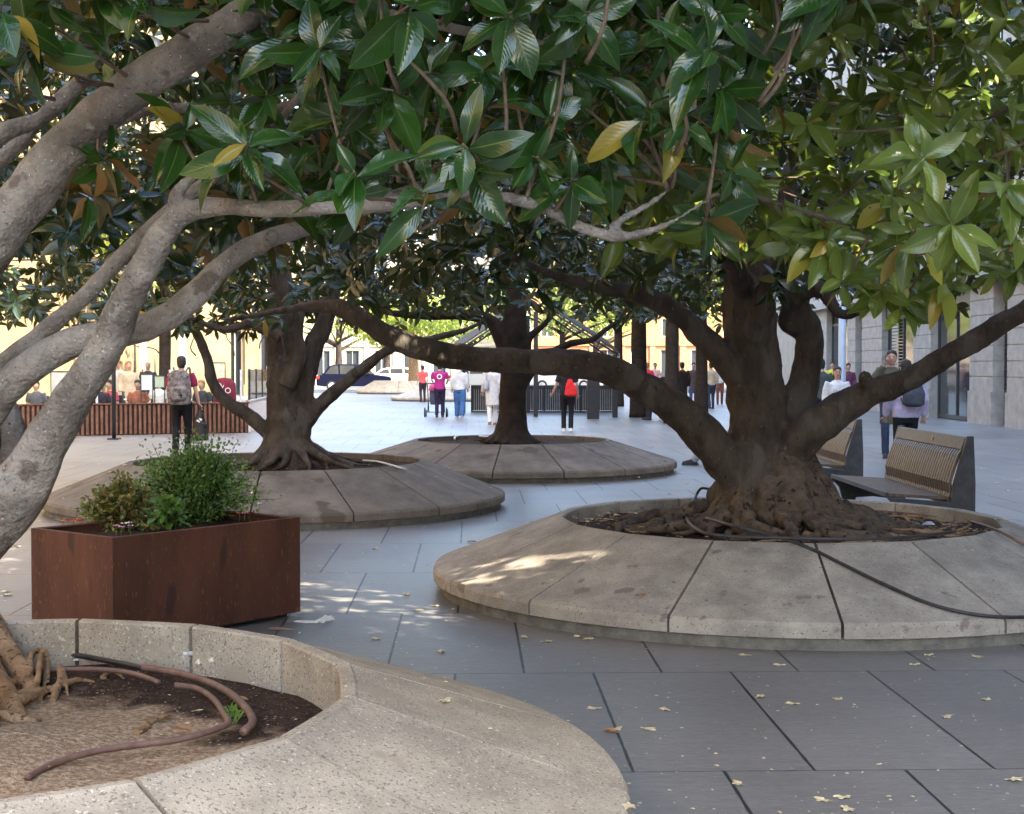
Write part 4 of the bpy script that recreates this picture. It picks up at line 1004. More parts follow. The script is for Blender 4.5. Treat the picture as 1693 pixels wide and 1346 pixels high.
# ================================================================ LEAVES ON THE GROUND, LITTER
def leaf_piece(name, size, m, seed, lobes=0):
    size *= .78
    """a curled dry leaf with thickness"""
    r = random.Random(seed); n = 14; v = []; f = []
    for s_ in (0, 1):
        v.append((0, 0, .1*size+s_*.02*size))
        for k in range(n):
            a = 2*math.pi*k/n; rad = size*(.5+.16*math.sin(a*5+seed)*(1 if lobes else .3)+r.uniform(-.05, .05)) * (1 if lobes else 1)
            x = rad*math.cos(a)*1.3; y = rad*math.sin(a)*(.8 if lobes else .5)
            v.append((x, y, .06*size+.22*size*abs(math.sin(a+seed))*r.uniform(.3, 1)+s_*.02*size))
    N_ = n+1
    for k in range(n):
        a_, b_ = 1+k, 1+(k+1) % n
        f += [(0, b_, a_), (N_, N_+a_, N_+b_), (a_, b_, N_+b_, N_+a_)]
    return MB().add(v, f).build(name, m)
m_dry = mat('dry_leaf', (.52, .43, .25), (.74, .66, .44), .8, 30); m_dryb = mat('brown_dry_leaf', (.28, .14, .06), (.42, .22, .10), .8, 30)
protos = [leaf_piece('fallen_leaf', .062, m_dry, 1, 1), leaf_piece('fallen_leaf', .055, m_dry, 2, 1), leaf_piece('fallen_leaf', .07, m_dryb, 3, 0)]
flat = lambda x, y: 0.0
def onlyground(x, y): return max(HR(x, y), HF(x, y), HL(x, y), HCn(x, y))
lp = [(720, 1003, 0), (730, 1078, 0), (690, 1010, 0), (867, 1055, 1), (905, 1062, 0), (955, 1054, 1), (972, 1058, 0), (1232, 1085, 1), (1258, 1153, 0), (1072, 1207, 0), (737, 1160, 1), (982, 1173, 1), (1040, 1336, 0), (1393, 1320, 1), (1402, 1340, 0), (1678, 1291, 0), (1615, 1087, 0), (1535, 1084, 1),
      (623, 1057, 0), (1630, 1158, 1), (1010, 1211, 2), (1020, 1207, 1), (780, 897, 2), (672, 984, 1), (1290, 1101, 1), (620, 908, 1), (1060, 985, 2), (1220, 1298, 1), (1512, 1100, 1), (1100, 1175, 1), (1385, 1157, 1), (1360, 1325, 1), (1565, 1187, 1), (1310, 1165, 1), (1055, 790, 1), (1126, 783, 0), (1135, 800, 0), (1110, 818, 0), (1098, 762, 1),
      (1540, 760, 1), (1448, 748, 0), (1450, 760, 1), (1435, 770, 0), (1648, 800, 0), (1625, 775, 1), (1665, 812, 1), (1655, 860, 0), (1610, 742, 1), (1680, 742, 0), (965, 718, 1), (985, 702, 0), (1005, 730, 1), (1080, 740, 0), (100, 775, 0), (118, 773, 1), (165, 768, 0), (182, 782, 0), (208, 770, 1), (60, 790, 1), (10, 980, 1), (13, 985, 0), (410, 730, 1), (30, 905, 1)]
LG = []
for i, (px, py, k) in enumerate(lp):
    o = protos[k] if not any(x[1] == k for x in LG) else protos[k].copy()
    if o.name not in COL.objects: COL.objects.link(o)
    p = hit(onlyground, px, py); o.location = p; o.rotation_euler = (0, 0, i*1.7); d = p.y
    s_ = 1.0 if d < 10 else 1.25; o.scale = (s_, s_, s_)
    zone = ('by the rusty flower box' if px < 700 and 900 < py < 1200 else 'near the terrace' if px < 450 and py < 900 else 'beside the benches' if px > 1400 and py < 900 else 'behind the large right planter' if py < 900 and px > 900
            else 'close under the front lip of the large right planter' if py < 1112 and px > 840 else 'at the left lip of the large right planter' if py < 1112 else 'on the open slabs at the bottom right' if px > 1300 else 'on the slabs right of the foreground planter')
    tag(o, ('small curled brown dry leaf ' if k == 2 else 'small curled pale yellow dry leaf ')+zone, 'leaf', 'dry leaves scattered on the paving'); LG.append((o, k))
# brighter litter leaves inside the right planter, left end
for i, (px, py) in enumerate([(943, 858), (952, 861), (962, 856), (975, 862), (985, 853), (998, 858), (1008, 862), (1020, 855), (1035, 860), (1048, 852), (990, 848), (1060, 857), (968, 866), (1030, 847), (955, 854), (1002, 851), (1012, 848)]):
    o = protos[i % 3].copy(); COL.objects.link(o); o.location = hit(HR, px, py)+Vector((0, 0, .01)); o.rotation_euler = (0, 0, i*2.1); o.scale = (1.2, 1.2, 1.2)
    tag(o, 'dry leaf lying on the soil at the left end of the large right planter', 'leaf', 'dry leaves in the left end of the right planter')
for i, (px, py, s_) in enumerate([(395, 1162, 1.0), (270, 1190, .9), (300, 1212, 1.2), (325, 1180, .6), (120, 1090, .5), (282, 1098, .5), (250, 1198, .8)]):
    k = (2, 2, 2, 0, 0, 0, 2)[i]
    o = protos[k].copy(); COL.objects.link(o); o.location = hit(HF, px, py)+Vector((0, 0, .008)); o.rotation_euler = (.2, 0, i*1.3); o.scale = (s_, s_, s_)
    tag(o, 'brown curled magnolia leaf on the foreground planter\'s soil' if k == 2 else 'small pale dry leaf on the foreground planter\'s soil', 'leaf', 'dry leaves in the foreground planter')
# crumbs: specks too many to count
mb = MB(); rs = random.Random(12)
def crumb(p, s_):
    a = rs.uniform(0, 6.28); u = Vector((math.cos(a), math.sin(a), 0))*s_; v = Vector((-u.y, u.x, 0))*rs.uniform(.3, .8)
    mb.add([p-u-v, p+u-v*.6, p+u*.7+v, p-u*.8+v*.9, p+Vector((0, 0, s_*.35))], [(0, 1, 4), (1, 2, 4), (2, 3, 4), (3, 0, 4)])
for i in range(1500):
    Y = 4.8+18*rs.random()**1.8; x = rs.uniform(-.36, .36)*Y
    z = onlyground(x, Y)
    if z > 0 and rs.random() < .6: continue
    crumb(Vector((x, Y, z+.003)), rs.uniform(.003, .010) if Y < 9 else rs.uniform(.008, .016))
tag(mb.build('leaf_crumbs', m_dry, fix=False), 'pale leaf crumbs sprinkled over the paving', 'litter', kind='stuff')
mb = MB()
for i in range(900):
    a = rs.uniform(0, 6.28); r = 1.36*math.sqrt(rs.random()); x, y = PF[0]+r*math.cos(a), PF[1]+r*math.sin(a)
    crumb(Vector((x, y, HF(x, y)+.006+.07*math.exp(-((x-PF[0])**2+(y-PF[1]+.35)**2)/.35))), rs.uniform(.003, .008))
for i in range(900):
    a = rs.uniform(0, 6.28); r = .8+.72*math.sqrt(rs.random()); x, y = PR[0]+r*math.cos(a), PR[1]+r*math.sin(a)
    crumb(Vector((x, y, HR(x, y)+.012)), rs.uniform(.006, .018))
tag(mb.build('soil_litter', mat('wood_chips', (.22, .13, .07), (.5, .38, .25), .9, 12), fix=False), 'small wood chips and leaf bits strewn over the soil of the planters', 'litter', kind='stuff')
# grass tuft
gb = MB()
for k in range(34):
    p = hit(HF, 385+rs.uniform(-10, 14), 1188+rs.uniform(-12, 10)); a = rs.uniform(0, 6.28); q = p+Vector((math.cos(a)*.03, math.sin(a)*.03, rs.uniform(.02, .05)))
    s_ = Vector((-math.sin(a), math.cos(a), 0))*.0018; gb.add([p-s_, p+s_, (p+q)/2+Vector((0, 0, .012))+s_*.8, q, (p+q)/2+Vector((0, 0, .012))-s_*.8], [(0, 1, 2, 3, 4)])
tag(gb.build('grass_tuft', mat('fresh_grass', (.12, .22, .03), (.2, .3, .05), .6), fix=False), 'small tuft of fresh grass by the hose in the foreground planter', 'grass')
def crumple(name, label, loc, sx, sy, sz, m, seed, cat='litter'):
    r = random.Random(seed); b = bmesh.new(); bmesh.ops.create_icosphere(b, subdivisions=3, radius=1)
    for v in b.verts:
        n_ = noise.noise(v.co*2.2+Vector((seed, 0, 0))); v.co *= 1+.55*n_; v.co.x *= sx; v.co.y *= sy; v.co.z = abs(v.co.z)*sz
    me = bpy.data.meshes.new(name); b.to_mesh(me); b.free(); me.materials.append(m); o = bpy.data.objects.new(name, me); COL.objects.link(o); o.location = loc; o.rotation_euler = (0, 0, seed)
    return tag(o, label, cat)
crumple('crumpled_paper', 'crumpled white paper on the paving beside the rusty flower box', G(537, 1027), .07, .035, .03, M['paper'], 1)
crumple('crumpled_paper', 'flat white paper scrap left of the crumpled paper by the flower box', G(508, 1029), .075, .03, .010, M['paper'], 6)
crumple('torn_card', 'pale brown torn card on the paving at the foot of the flower box', G(465, 1040), .075, .03, .008, mat('card', (.3, .2, .13), (.36, .26, .17), .9), 2.9)
crumple('tissue', 'cream crumpled tissue on the soil of the foreground planter, right one', hit(HF, 357, 1093), .032, .014, .022, mat('cream_tissue', (.7, .65, .5), (.8, .76, .62), .9), 4)
crumple('tissue', 'cream crumpled tissue on the soil of the foreground planter, left one', hit(HF, 328, 1097), .036, .012, .018, bpy.data.materials['cream_tissue'], 5)
crumple('bottle_cap', 'small translucent cup lid on the dark soil of the foreground planter', hit(HF, 126, 1092), .014, .010, .008, M['white'], 7)
p = hit(HF, 310, 1085); bt = empty('plastic_tube', p, 0, 'clear plastic tube lying by the far rim of the foreground planter', 'litter')
MB().tube([(0, 0, .012), (.05, -.006, .012), (.085, -.01, .011)], [.011, .012, .010], 12).build('tube_body', mat('cloudy_plastic', (.55, .56, .58), None, .25), bt, True); MB().tube([(-.016, .002, .012), (-.001, 0, .012)], .009, 12).build('tube_cap', M['white'], bt, True)
crumple('plastic_bag', 'clear plastic bag caught between the roots in front of the big magnolia', hit(HR, 1210, 880)+Vector((0, 0, .02)), .13, .04, .03, mat('clear_film', (.5, .56, .66), None, .15), 8)
crumple('plastic_wrapper', 'small pale blue wrapper on the soil right of the big magnolia', hit(HR, 1535, 872)+Vector((0, 0, .02)), .035, .02, .02, bpy.data.materials['clear_film'], 9)

# ================================================================ PEOPLE
def limb_pts(a, b, n=4): return [Vector(a).lerp(Vector(b), i/n) for i in range(n+1)]
def person(label, loc, rz=0, H=1.7, top='t', top_c=(.3, .3, .3), leg_c=(.05, .05, .06), hair='hair_dark', hair_len=0, stride=.0, arms=None, sit=False, shoe_c=(.05, .05, .05), sleeve='long', build=1.0, vox=.014, face=False, group=None, legs=None, head_turn=0, wide_leg=1.0):
    """local: facing +Y. arms: {side: (elbow, hand)}; legs: {side: (knee, ankle)}"""
    k = H/1.72
    t = empty('person', loc, rz, label, 'person', group)
    hz = .47 if sit else .93
    def V(*a): return Vector(a)
    hip = {s_: V(.09*s_, 0, hz) for s_ in (-1, 1)}
    if sit: LG_ = {s_: (V(.11*s_, .42, .50), V(.12*s_, .46, .09)) for s_ in (-1, 1)}
    else: LG_ = {s_: (V(.095*s_, .06+.16*stride*s_, .50), V(.09*s_, -.02+.36*stride*s_, .09+(.05*abs(stride) if stride*s_ < 0 else 0))) for s_ in (-1, 1)}
    if legs: LG_.update(legs)
    ch = V(0, .0, hz+.33); sh = {s_: V(.185*s_*build, 0, hz+.50) for s_ in (-1, 1)}
    AR = {s_: (V(.235*s_*build, -.02-.08*stride*s_, hz+.22), V(.24*s_*build, .10-.16*stride*s_, hz-.02)) for s_ in (-1, 1)}
    if arms: AR.update(arms)
    hc = V(0, .03, hz+.695)
    # --- body, one skin
    b = MB()
    b.loft([(0, 0, hz-.08, .14*build, .10), (0, 0, hz+.05, .145*build, .105), (0, 0, hz+.2, .12*build, .09), (0, 0, hz+.36, .155*build, .105), (0, -.005, hz+.46, .165*build, .09), (0, -.005, hz+.53, .07, .06)], 14)
    b.tube([(0, -.005, hz+.48), (0, .005, hz+.60), hc], [.06, .052, .05], 10)
    b.loft([(hc.x, hc.y+.0, hc.z+z, rx, ry) for z, rx, ry in [(-.115, .03, .035), (-.10, .045, .06), (-.06, .062, .08), (-.02, .071, .088), (.03, .074, .093), (.075, .066, .086), (.105, .04, .06), (.118, .01, .015)]], 14)
    b.tube([hc+V(0, .085, .015), hc+V(0, .105, -.018), hc+V(0, .09, -.03)], [.008, .014, .010], 6)      # nose
    for s_ in (-1, 1): b.ball(tuple(hc+V(.075*s_, -.005, -.005)), (.012, .02, .03), 8)
    for s_ in (-1, 1):
        e, h_ = AR[s_]; kn, an = LG_[s_]
        b.tube([sh[s_], sh[s_].lerp(e, .5), e, e.lerp(h_, .4), h_], [.055, .046, .038, .037, .025], 10)
        dh = (h_-e).normalized(); pm = h_+dh*.05; b.loft([(0, 0, 0, .026, .018), (0, 0, .04, .04, .016), (0, 0, .085, .038, .013)], 8, M_=Matrix.Translation(h_-dh*.005) @ dh.to_track_quat('Z', 'Y').to_matrix().to_4x4())
        b.tube([hip[s_], hip[s_].lerp(kn, .5), kn, kn.lerp(an, .35), an], [.085, .075, .055, .054, .035], 10)
        b.tube([an+V(0, -.03, -.03), an+V(0, .07, -.05), an+V(0, .15, -.06)], [.038, .036, .025], 8)
    body = b.build('body', M['skin'], t, True); remesh(body, vox, 3)
    # fingers and thumb (rooted in the palm; kept as part of the hands)
    fg = MB()
    for s_ in (-1, 1):
        e, h_ = AR[s_]; dh = (h_-e).normalized(); q = dh.to_track_quat('Z', 'Y').to_matrix()
        for i, (off, ln) in enumerate([(-.028, .062), (-.010, .072), (.009, .068), (.026, .052)]):
            p0 = h_+q @ V(off, 0, .078); p1 = p0+q @ V(off*.15, .010, ln*.5); p2 = p0+q @ V(off*.2, .032, ln*.9); fg.tube([p0, p1, p2], [.0085, .008, .006], 6)
        p0 = h_+q @ V(.034*-s_, .0, .03); fg.tube([p0, p0+q @ V(.025*-s_, .012, .025), p0+q @ V(.028*-s_, .024, .05)], [.011, .009, .007], 6)
    fg.build('fingers', M['skin'], body, True, fix=False)
    # --- clothes
    c = MB(); m_top = cloth('cloth_%s' % '_'.join(str(int(x*100)) for x in top_c), top_c)
    low = hz-.04 if top != 'coat' else hz-.38
    pad = {'t': .012, 'coat': .03, 'sweat': .035}[top]
    rings = [(0, 0, low, .155*build+pad, .115+pad), (0, 0, hz+.05, .15*build+pad, .11+pad), (0, 0, hz+.2, .135*build+pad, .10+pad), (0, 0, hz+.36, .165*build+pad, .112+pad), (0, -.005, hz+.46, .17*build+pad, .10+pad), (0, -.005, hz+.525, .10, .075), (0, -.005, hz+.55, .066, .062)]
    c.loft(rings, 16)
    for s_ in (-1, 1):
        e, h_ = AR[s_]
        if sleeve == 'long': c.tube([sh[s_]+V(-.03*s_, 0, 0), sh[s_].lerp(e, .5), e, e.lerp(h_, .5), h_.lerp(e, .04)], [.075+pad*.4, .062+pad*.5, .05+pad*.6, .046+pad*.6, .036+pad*.5], 10)
        else: c.tube([sh[s_]+V(-.03*s_, 0, 0), sh[s_].lerp(e, .45), sh[s_].lerp(e, .78)], [.075, .068, .064], 10)
    if top == 'sweat': c.tube([(0, -.07, hz+.50), (0, -.095, hz+.54), (0, -.07, hz+.585)], [.07, .075, .05], 10)
    co_ = c.build('shirt' if top == 't' else ('coat' if top == 'coat' else 'sweatshirt'), m_top, t, True); remesh(co_, vox, 3, .014, .12)
    l = MB(); m_leg = cloth('cloth_%s' % '_'.join(str(int(x*100)) for x in leg_c), leg_c)
    l.loft([(0, 0, hz-.12, .13*build, .115), (0, 0, hz, .152*build, .118), (0, 0, hz+.08, .145*build, .11)], 14)
    for s_ in (-1, 1):
        kn, an = LG_[s_]; l.tube([hip[s_]+V(0, 0, .0), hip[s_].lerp(kn, .5), kn, kn.lerp(an, .5), an+V(0, 0, -.03)], [.105, .09*wide_leg, .07*wide_leg, .064*wide_leg, .06*wide_leg], 12)
    lo_ = l.build('trousers', m_leg, t, True); remesh(lo_, vox, 3, .012, .1)
    for s_ in (-1, 1):
        kn, an = LG_[s_]; f = MB(); f.tube([an+V(0, -.055, -.045), an+V(0, .0, -.035), an+V(0, .08, -.052), an+V(0, .165, -.062)], [.038, .046, .042, .028], 10)
        f.bb(an.x-.042, an.x+.042, an.y-.085, an.y+.18, an.z-.092, an.z-.072); s2 = f.build('shoe', cloth('shoe_%d' % int(shoe_c[0]*100), shoe_c), t, True); remesh(s2, .012, 2)
    # --- hair
    h = MB(); hb = [(0, -.012, .130, .03, .04), (0, -.005, .108, .066, .085), (0, -.008, .072, .082, .096), (0, -.022, .02, .083, .086), (0, -.035, -.02, .078, .07), (0, -.045, -.06, .066, .052), (0, -.05, -.09, .045, .03)]
    h.loft([(hc.x+a, hc.y+b_, hc.z+z, rx, ry) for a, b_, z, rx, ry in reversed(hb)], 14)
    if hair_len: h.loft([(hc.x, hc.y-.05, hc.z+.03, .08, .06), (hc.x, hc.y-.065, hc.z-.08, .085, .05), (hc.x, hc.y-.08, hc.z-.10-hair_len, .07, .035)], 12)
    ho = h.build('hair', M[hair], t, True); remesh(ho, .012, 1, .02, .03)
    if face:
        for s_ in (-1, 1):
            MB().ball(tuple(hc+V(.028*s_, .083, .012)), (.010, .006, .005), 8).build('eye', M['black'], t, True)
            MB().tube([hc+V(.014*s_, .092, .030), hc+V(.044*s_, .084, .030)], .0035, 5).build('eyebrow', M[hair], t, True)
        MB().tube([hc+V(-.022, .086, -.056), hc+V(0, .092, -.058), hc+V(.022, .086, -.056)], .005, 6).build('mouth', cloth('lips', (.35, .13, .11)), t, True)
    t.scale = (k, k, k)
    return t
V3 = Vector
def gp(px, py): 
    p = G(px, py); return (p.x, p.y, 0)
def at(px, Y): return ((px-846.5)/F*Y, Y, 0)
# man with backpack
pm = person('man in a maroon T-shirt walking away with a camouflage backpack, by the terrace', at(300, 26.0), R(4), 1.75, 't', (.26, .02, .07), (.014, .014, .018), sleeve='short', stride=.35, arms={1: (V3((.25, -.03, 1.15)), V3((.30, .0, .92))), -1: (V3((-.24, .02, 1.15)), V3((-.2, .16, .98)))}, vox=.011)
def backpack(label, p, rz, m, w_, h_, d_, strapm, z):
    t = empty('backpack', p, rz, label, 'backpack')
    b = MB(); b.loft([(0, -.17-d_*.45, z+zz*h_, w_*a, d_*c_) for zz, a, c_ in [(-.5, .36, .35), (-.47, .46, .48), (-.2, .5, .55), (.1, .48, .5), (.35, .42, .42), (.47, .3, .3), (.5, .15, .15)]], 16); o = b.build('pack', m, t, True); remesh(o, .012, 2, .015, .08)
    q = MB(); q.loft([(0, -.17-d_*.95, z+zz*h_, w_*a, d_*c_) for zz, a, c_ in [(-.38, .25, .12), (-.3, .33, .18), (-.05, .33, .18), (.02, .25, .1)]], 12); o = q.build('pocket', m, t, True)
    for s_ in (-1, 1):
        p_, r_2 = spline([(s_*.09, -.15, z+h_*.42), (s_*.13, -.06, z+h_*.55), (s_*.14, .07, z+h_*.52), (s_*.13, .155, z+h_*.25), (s_*.14, .13, z-.05), (s_*.15, -.1, z-h_*.38)], [.018]*6, 4); MB().tube(p_, r_2, 6).build('strap', strapm, t, True)
    return t
camo = mat('camouflage_cloth', (.05, .045, .045), (.3, .27, .27), .85, 11, .3, 30, .2, specks=[(9, .6, (.14, .12, .11)), (14, .63, (.02, .02, .02))])
backpack('grey camouflage backpack worn by the man in maroon', at(300, 26.0), R(4), camo, .44, .62, .19, cloth('strap_grey', (.15, .14, .15)), 1.22)
def carry_bag(name, label, p, hw, h_, m, top, emblem=None, cat='bag'):
    t = empty(name, p, 0, label, cat); b = MB()
    b.loft([(0, 0, top-h_, hw, .04), (0, 0, top-h_*.95, hw*1.05, .05), (0, 0, top-h_*.5, hw*.8, .05), (0, 0, top-h_*.15, hw*.35, .03), (0, 0, top, hw*.12, .014)], 14); o = b.build('bag_body', m, t, True); remesh(o, .012, 2, .02, .08)
    MB().tube([(-.02, 0, top-.03), (-.012, 0, top+.03), (.012, 0, top+.03), (.02, 0, top-.03)], .007, 6).build('handle', m, t, True)
    return t
px_, Y_ = 329, 25.9
cb = carry_bag('carrier_bag', 'black carrier bag with a white emblem in the hand of the man in maroon', at(330, 26.0), .15, .60, M['black'], .86)
em = MB()
for (cx, cz, rr2) in [(-.025, .62, .024), (.03, .64, .024), (0, .60, .018), (.008, .66, .012)]: em.prism([(cx+rr2*math.cos(a), cz+rr2*.8*math.sin(a)) for a in [k*.628 for k in range(10)]], -.062, -.05)
em.build('emblem', M['white'], cb)
# distant walkers
person('woman in a magenta T-shirt walking away behind a pushchair', at(727, 45), R(0), 1.68, 't', (.42, .03, .20), (.03, .02, .05), sleeve='short', stride=.15, build=1.1, hair='hair_dark', arms={1: (V3((.26, .05, 1.18)), V3((.2, .28, 1.08))), -1: (V3((-.26, .05, 1.18)), V3((-.2, .28, 1.08)))}, vox=.02)
wm = MB(); wm.prism([(.075*math.cos(a), 1.32+.075*math.sin(a)) for a in [k*.5236 for k in range(12)]]+[], -.155, -.15)
person('person in a white sweater and blue jeans walking beside the pushchair', at(760, 44.6), R(-3), 1.66, 'sweat', (.68, .68, .67), (.06, .14, .33), hair='hair_white', stride=-.35, vox=.02, wide_leg=1.35, shoe_c=(.3, .3, .35))
person('woman in a pale cream suit with a grey shoulder bag, left of the middle trunk', at(814, 39), R(8), 1.68, 'coat', (.62, .59, .56), (.66, .64, .61), hair='hair_white', stride=.5, vox=.018, shoe_c=(.25, .12, .08))
sb_ = empty('shoulder_bag', at(804, 38.9), 0, 'grey shoulder bag carried by the woman in the cream suit', 'bag')
o = MB().loft([(0, -.05, .95, .07, .10), (0, -.05, 1.0, .09, .13), (0, -.05, 1.2, .07, .10), (0, -.05, 1.25, .02, .03)], 12).build('bag_body', cloth('grey_bag', (.38, .4, .42)), sb_, True); MB().tube([(0, -.12, 1.22), (.03, -.06, 1.5), (.0, .03, 1.22)], .012, 6).build('strap', bpy.data.materials['grey_bag'], sb_, True)
person('woman dressed in black with a red bag, right of the middle trunk', at(938, 35.5), R(-6), 1.70, 't', (.02, .02, .025), (.012, .012, .014), hair='hair_dark', sleeve='short', stride=-.12, vox=.016, shoe_c=(.7, .7, .7), arms={-1: (V3((-.27, .0, 1.16)), V3((-.36, .1, .96)))})
rb = empty('red_bag', at(945, 35.3), R(-6), 'bright red bag slung on the back of the woman in black', 'bag')
o = MB().loft([(.0, -.17, .86, .10, .04), (.0, -.18, .90, .16, .07), (-.01, -.17, 1.1, .13, .06), (-.03, -.16, 1.28, .05, .03)], 14).build('bag_body', cloth('red_bag', (.62, .03, .03)), rb, True); remesh(o, .015, 2, .02, .1); MB().tube([(-.03, -.15, 1.26), (-.1, -.05, 1.44), (-.02, .1, 1.40)], .012, 6).build('strap', M['black'], rb, True)
person('person in a coral red top beyond the pushchair', at(699, 64), R(20), 1.6, 't', (.75, .12, .12), (.04, .03, .04), vox=.03, sleeve='short')
# pushchair
pc = empty('pushchair', (at(721, 45.7)[0], 45.75, 0), 0, 'dark pushchair with pink hood in front of the woman in magenta', 'pushchair')
for sx in (-.34, .34):
    for sy in (-.3, .35):
        r0 = .15 if sy < 0 else .11; wl = MB(); wl.tube([(sx-.02, sy, r0), (sx+.02, sy, r0)], r0, 18); wo = wl.build('wheel', M['black'], pc)
        MB().tube([(sx-.025, sy, r0), (sx+.025, sy, r0)], r0*.62, 12).build('hub', cloth('hub_grey', (.4, .42, .45)), wo)
fr = MB()
for sx in (-.25, .25): fr.tube([(sx, .35, .12), (sx, .0, .55), (sx, -.5, 1.05)], .014, 6); fr.tube([(sx, -.3, .16), (sx, .0, .55)], .014, 6)
fr.tube([(-.25, -.5, 1.05), (.25, -.5, 1.05)], .016, 6); fr.tube([(-.27, -.3, .15), (.27, -.3, .15)], .012, 6); fr.build('frame', M['darkgrey'], pc, True)
MB().loft([(0, .05, .38, .18, .22), (0, .1, .55, .22, .25), (0, .02, .8, .21, .16), (0, -.02, .85, .16, .12)], 14).build('seat', cloth('pram_blue', (.1, .12, .22)), pc, True)
MB().loft([(0, -.05, .82, .23, .24), (0, -.05, .95, .22, .24), (0, -.03, 1.05, .15, .16), (0, -.02, 1.09, .05, .05)], 14).build('hood', cloth('pram_pink', (.6, .12, .3)), pc, True)
# right group
person('girl in a white sweatshirt walking towards the camera behind the pale pole', at(1384, 26.6), R(176), 1.56, 'sweat', (.66, .66, .68), (.05, .05, .06), hair='hair_dark', hair_len=.12, face=True, vox=.012, stride=.2)
pp = at(1383, 26.6)
tx = bpy.data.curves.new('t', 'FONT'); tx.body = 'LA LA'; tx.size = .085; tx.extrude = .002; tx.align_x = 'CENTER'
person('man in an olive jacket holding a phone to his ear near the shops', at(1474, 25.2), R(165), 1.84, 'coat', (.09, .085, .06), (.035, .05, .09), hair='hair_dark', face=True, vox=.012, arms={1: (V3((.30, .02, 1.22)), V3((.115, .10, 1.50)))}, stride=.2)
ph = MB().box((0, 0, 0), (.012, .07, .14)).build('phone', M['black'], None, bevel=.003); ph.location = Vector(at(1474, 25.2))+Matrix.Rotation(R(165), 3, 'Z') @ Vector((.098, .09, 1.60))*1.07; ph.rotation_euler = (R(10), 0, R(165)); tag(ph, 'black phone held to the ear of the man in the olive jacket', 'phone')
person('person in a lavender hoodie walking away past the benches', at(1498, 20.8), R(-4), 1.66, 'sweat', (.42, .38, .52), (.012, .012, .016), hair='hair_dark', stride=.25, vox=.012, build=1.12)
dbg = empty('drawstring_bag', at(1507, 20.75), R(-6), 'dark grey drawstring bag on the back of the person in lavender', 'backpack')
o = MB().loft([(0, -.19, 1.02, .10, .05), (0, -.21, 1.06, .15, .08), (0, -.21, 1.2, .16, .08), (0, -.19, 1.36, .11, .05), (0, -.18, 1.43, .03, .02)], 14).build('bag_body', cloth('bag_slate', (.06, .07, .085)), dbg, True); remesh(o, .012, 2, .02, .06)
for s_ in (-1, 1): MB().tube([(0, -.18, 1.42), (s_*.12, -.06, 1.48), (s_*.14, .08, 1.4), (s_*.17, -.02, 1.2), (s_*.14, -.17, 1.05)], .006, 6).build('cord', M['black'], dbg, True)
person('person in a dark green top right behind the big magnolia trunk', at(1358, 31), R(10), 1.72, 't', (.06, .08, .07), (.012, .012, .014), sleeve='long', stride=.3, vox=.016)
person('passer-by in white added for a window reflection near the far shop door', at(1497, 44), R(170), 1.7, 't', (.7, .7, .7), (.1, .12, .2), hair='hair_ginger', sleeve='short', vox=.02, face=True)  # figure put in for a person mirrored in the shop window
person('passer-by in a yellow top in the distance left of the pole', at(1376, 52), R(170), 1.72, 't', (.7, .62, .08), (.1, .1, .12), vox=.025, sleeve='short')
person('dark haired passer-by in a purple jacket behind the pole', at(1402, 48), R(185), 1.66, 'coat', (.14, .05, .10), (.03, .03, .04), vox=.025)
# seated on the hidden bench: legs stretched out to the left of the trunk
person('person sitting behind the big magnolia trunk with grey trousers stretched out', (3.75, 23.4, -.02), R(90), 1.72, 't', (.1, .1, .12), (.35, .35, .36), sit=True, legs={-1: (V3((-.11, .45, .47)), V3((-.12, .85, .12))), 1: (V3((.11, .45, .5)), V3((.12, .80, .11)))}, vox=.018)
# people between the dark trunks
for px, Y, lab, tc, lc, hr, tp, rz in [
    (1070, 58, 'passer-by in a red jacket between the two thickest street trunks', (.7, .05, .1), (.5, .52, .55), 'hair_ginger', 'coat', 10),
    (1083, 64, 'passer-by in a pink checked shirt between the street trunks', (.7, .42, .42), (.15, .15, .2), 'hair_dark', 't', 170),
    (1128, 50, 'tall passer-by in a long black coat right of the street trunk', (.03, .022, .02), (.03, .03, .03), 'hair_dark', 'coat', 5),
    (1146, 56, 'passer-by in a dark jacket and blue trousers right of the street trunks', (.08, .06, .06), (.05, .08, .16), 'hair_dark', 'coat', 180),
    (1176, 54, 'passer-by in a beige top beside the big magnolia trunk', (.55, .45, .32), (.05, .06, .1), 'hair_dark', 't', 10),
    (1190, 60, 'passer-by in a white shirt close to the big magnolia trunk', (.7, .7, .7), (.2, .08, .05), 'hair_dark', 't', 175),
    (1003, 70, 'distant passer-by seen through the canopy\'s right side', (.5, .2, .15), (.1, .1, .12), 'hair_dark', 't', 20)]:
    person(lab, at(px, Y), R(rz), 1.7, tp, tc, lc, hair=hr, vox=.028, stride=.25)
person('person in a blue jacket seated between the street trunks', at(1097, 43), R(100), 1.7, 'coat', (.02, .10, .28), (.03, .03, .05), sit=True, vox=.02)
st = empty('stool', at(1097, 43), 0, 'low dark bench seat under the person in blue', 'seat'); MB().bb(-.5, .5, -.2, .2, .38, .44).build('seat', M['rail_wood'], st); [MB().bb(x-.03, x+.03, -.18, .18, 0, .38).build('leg', M['darkgrey'], st) for x in (-.42, .42)]

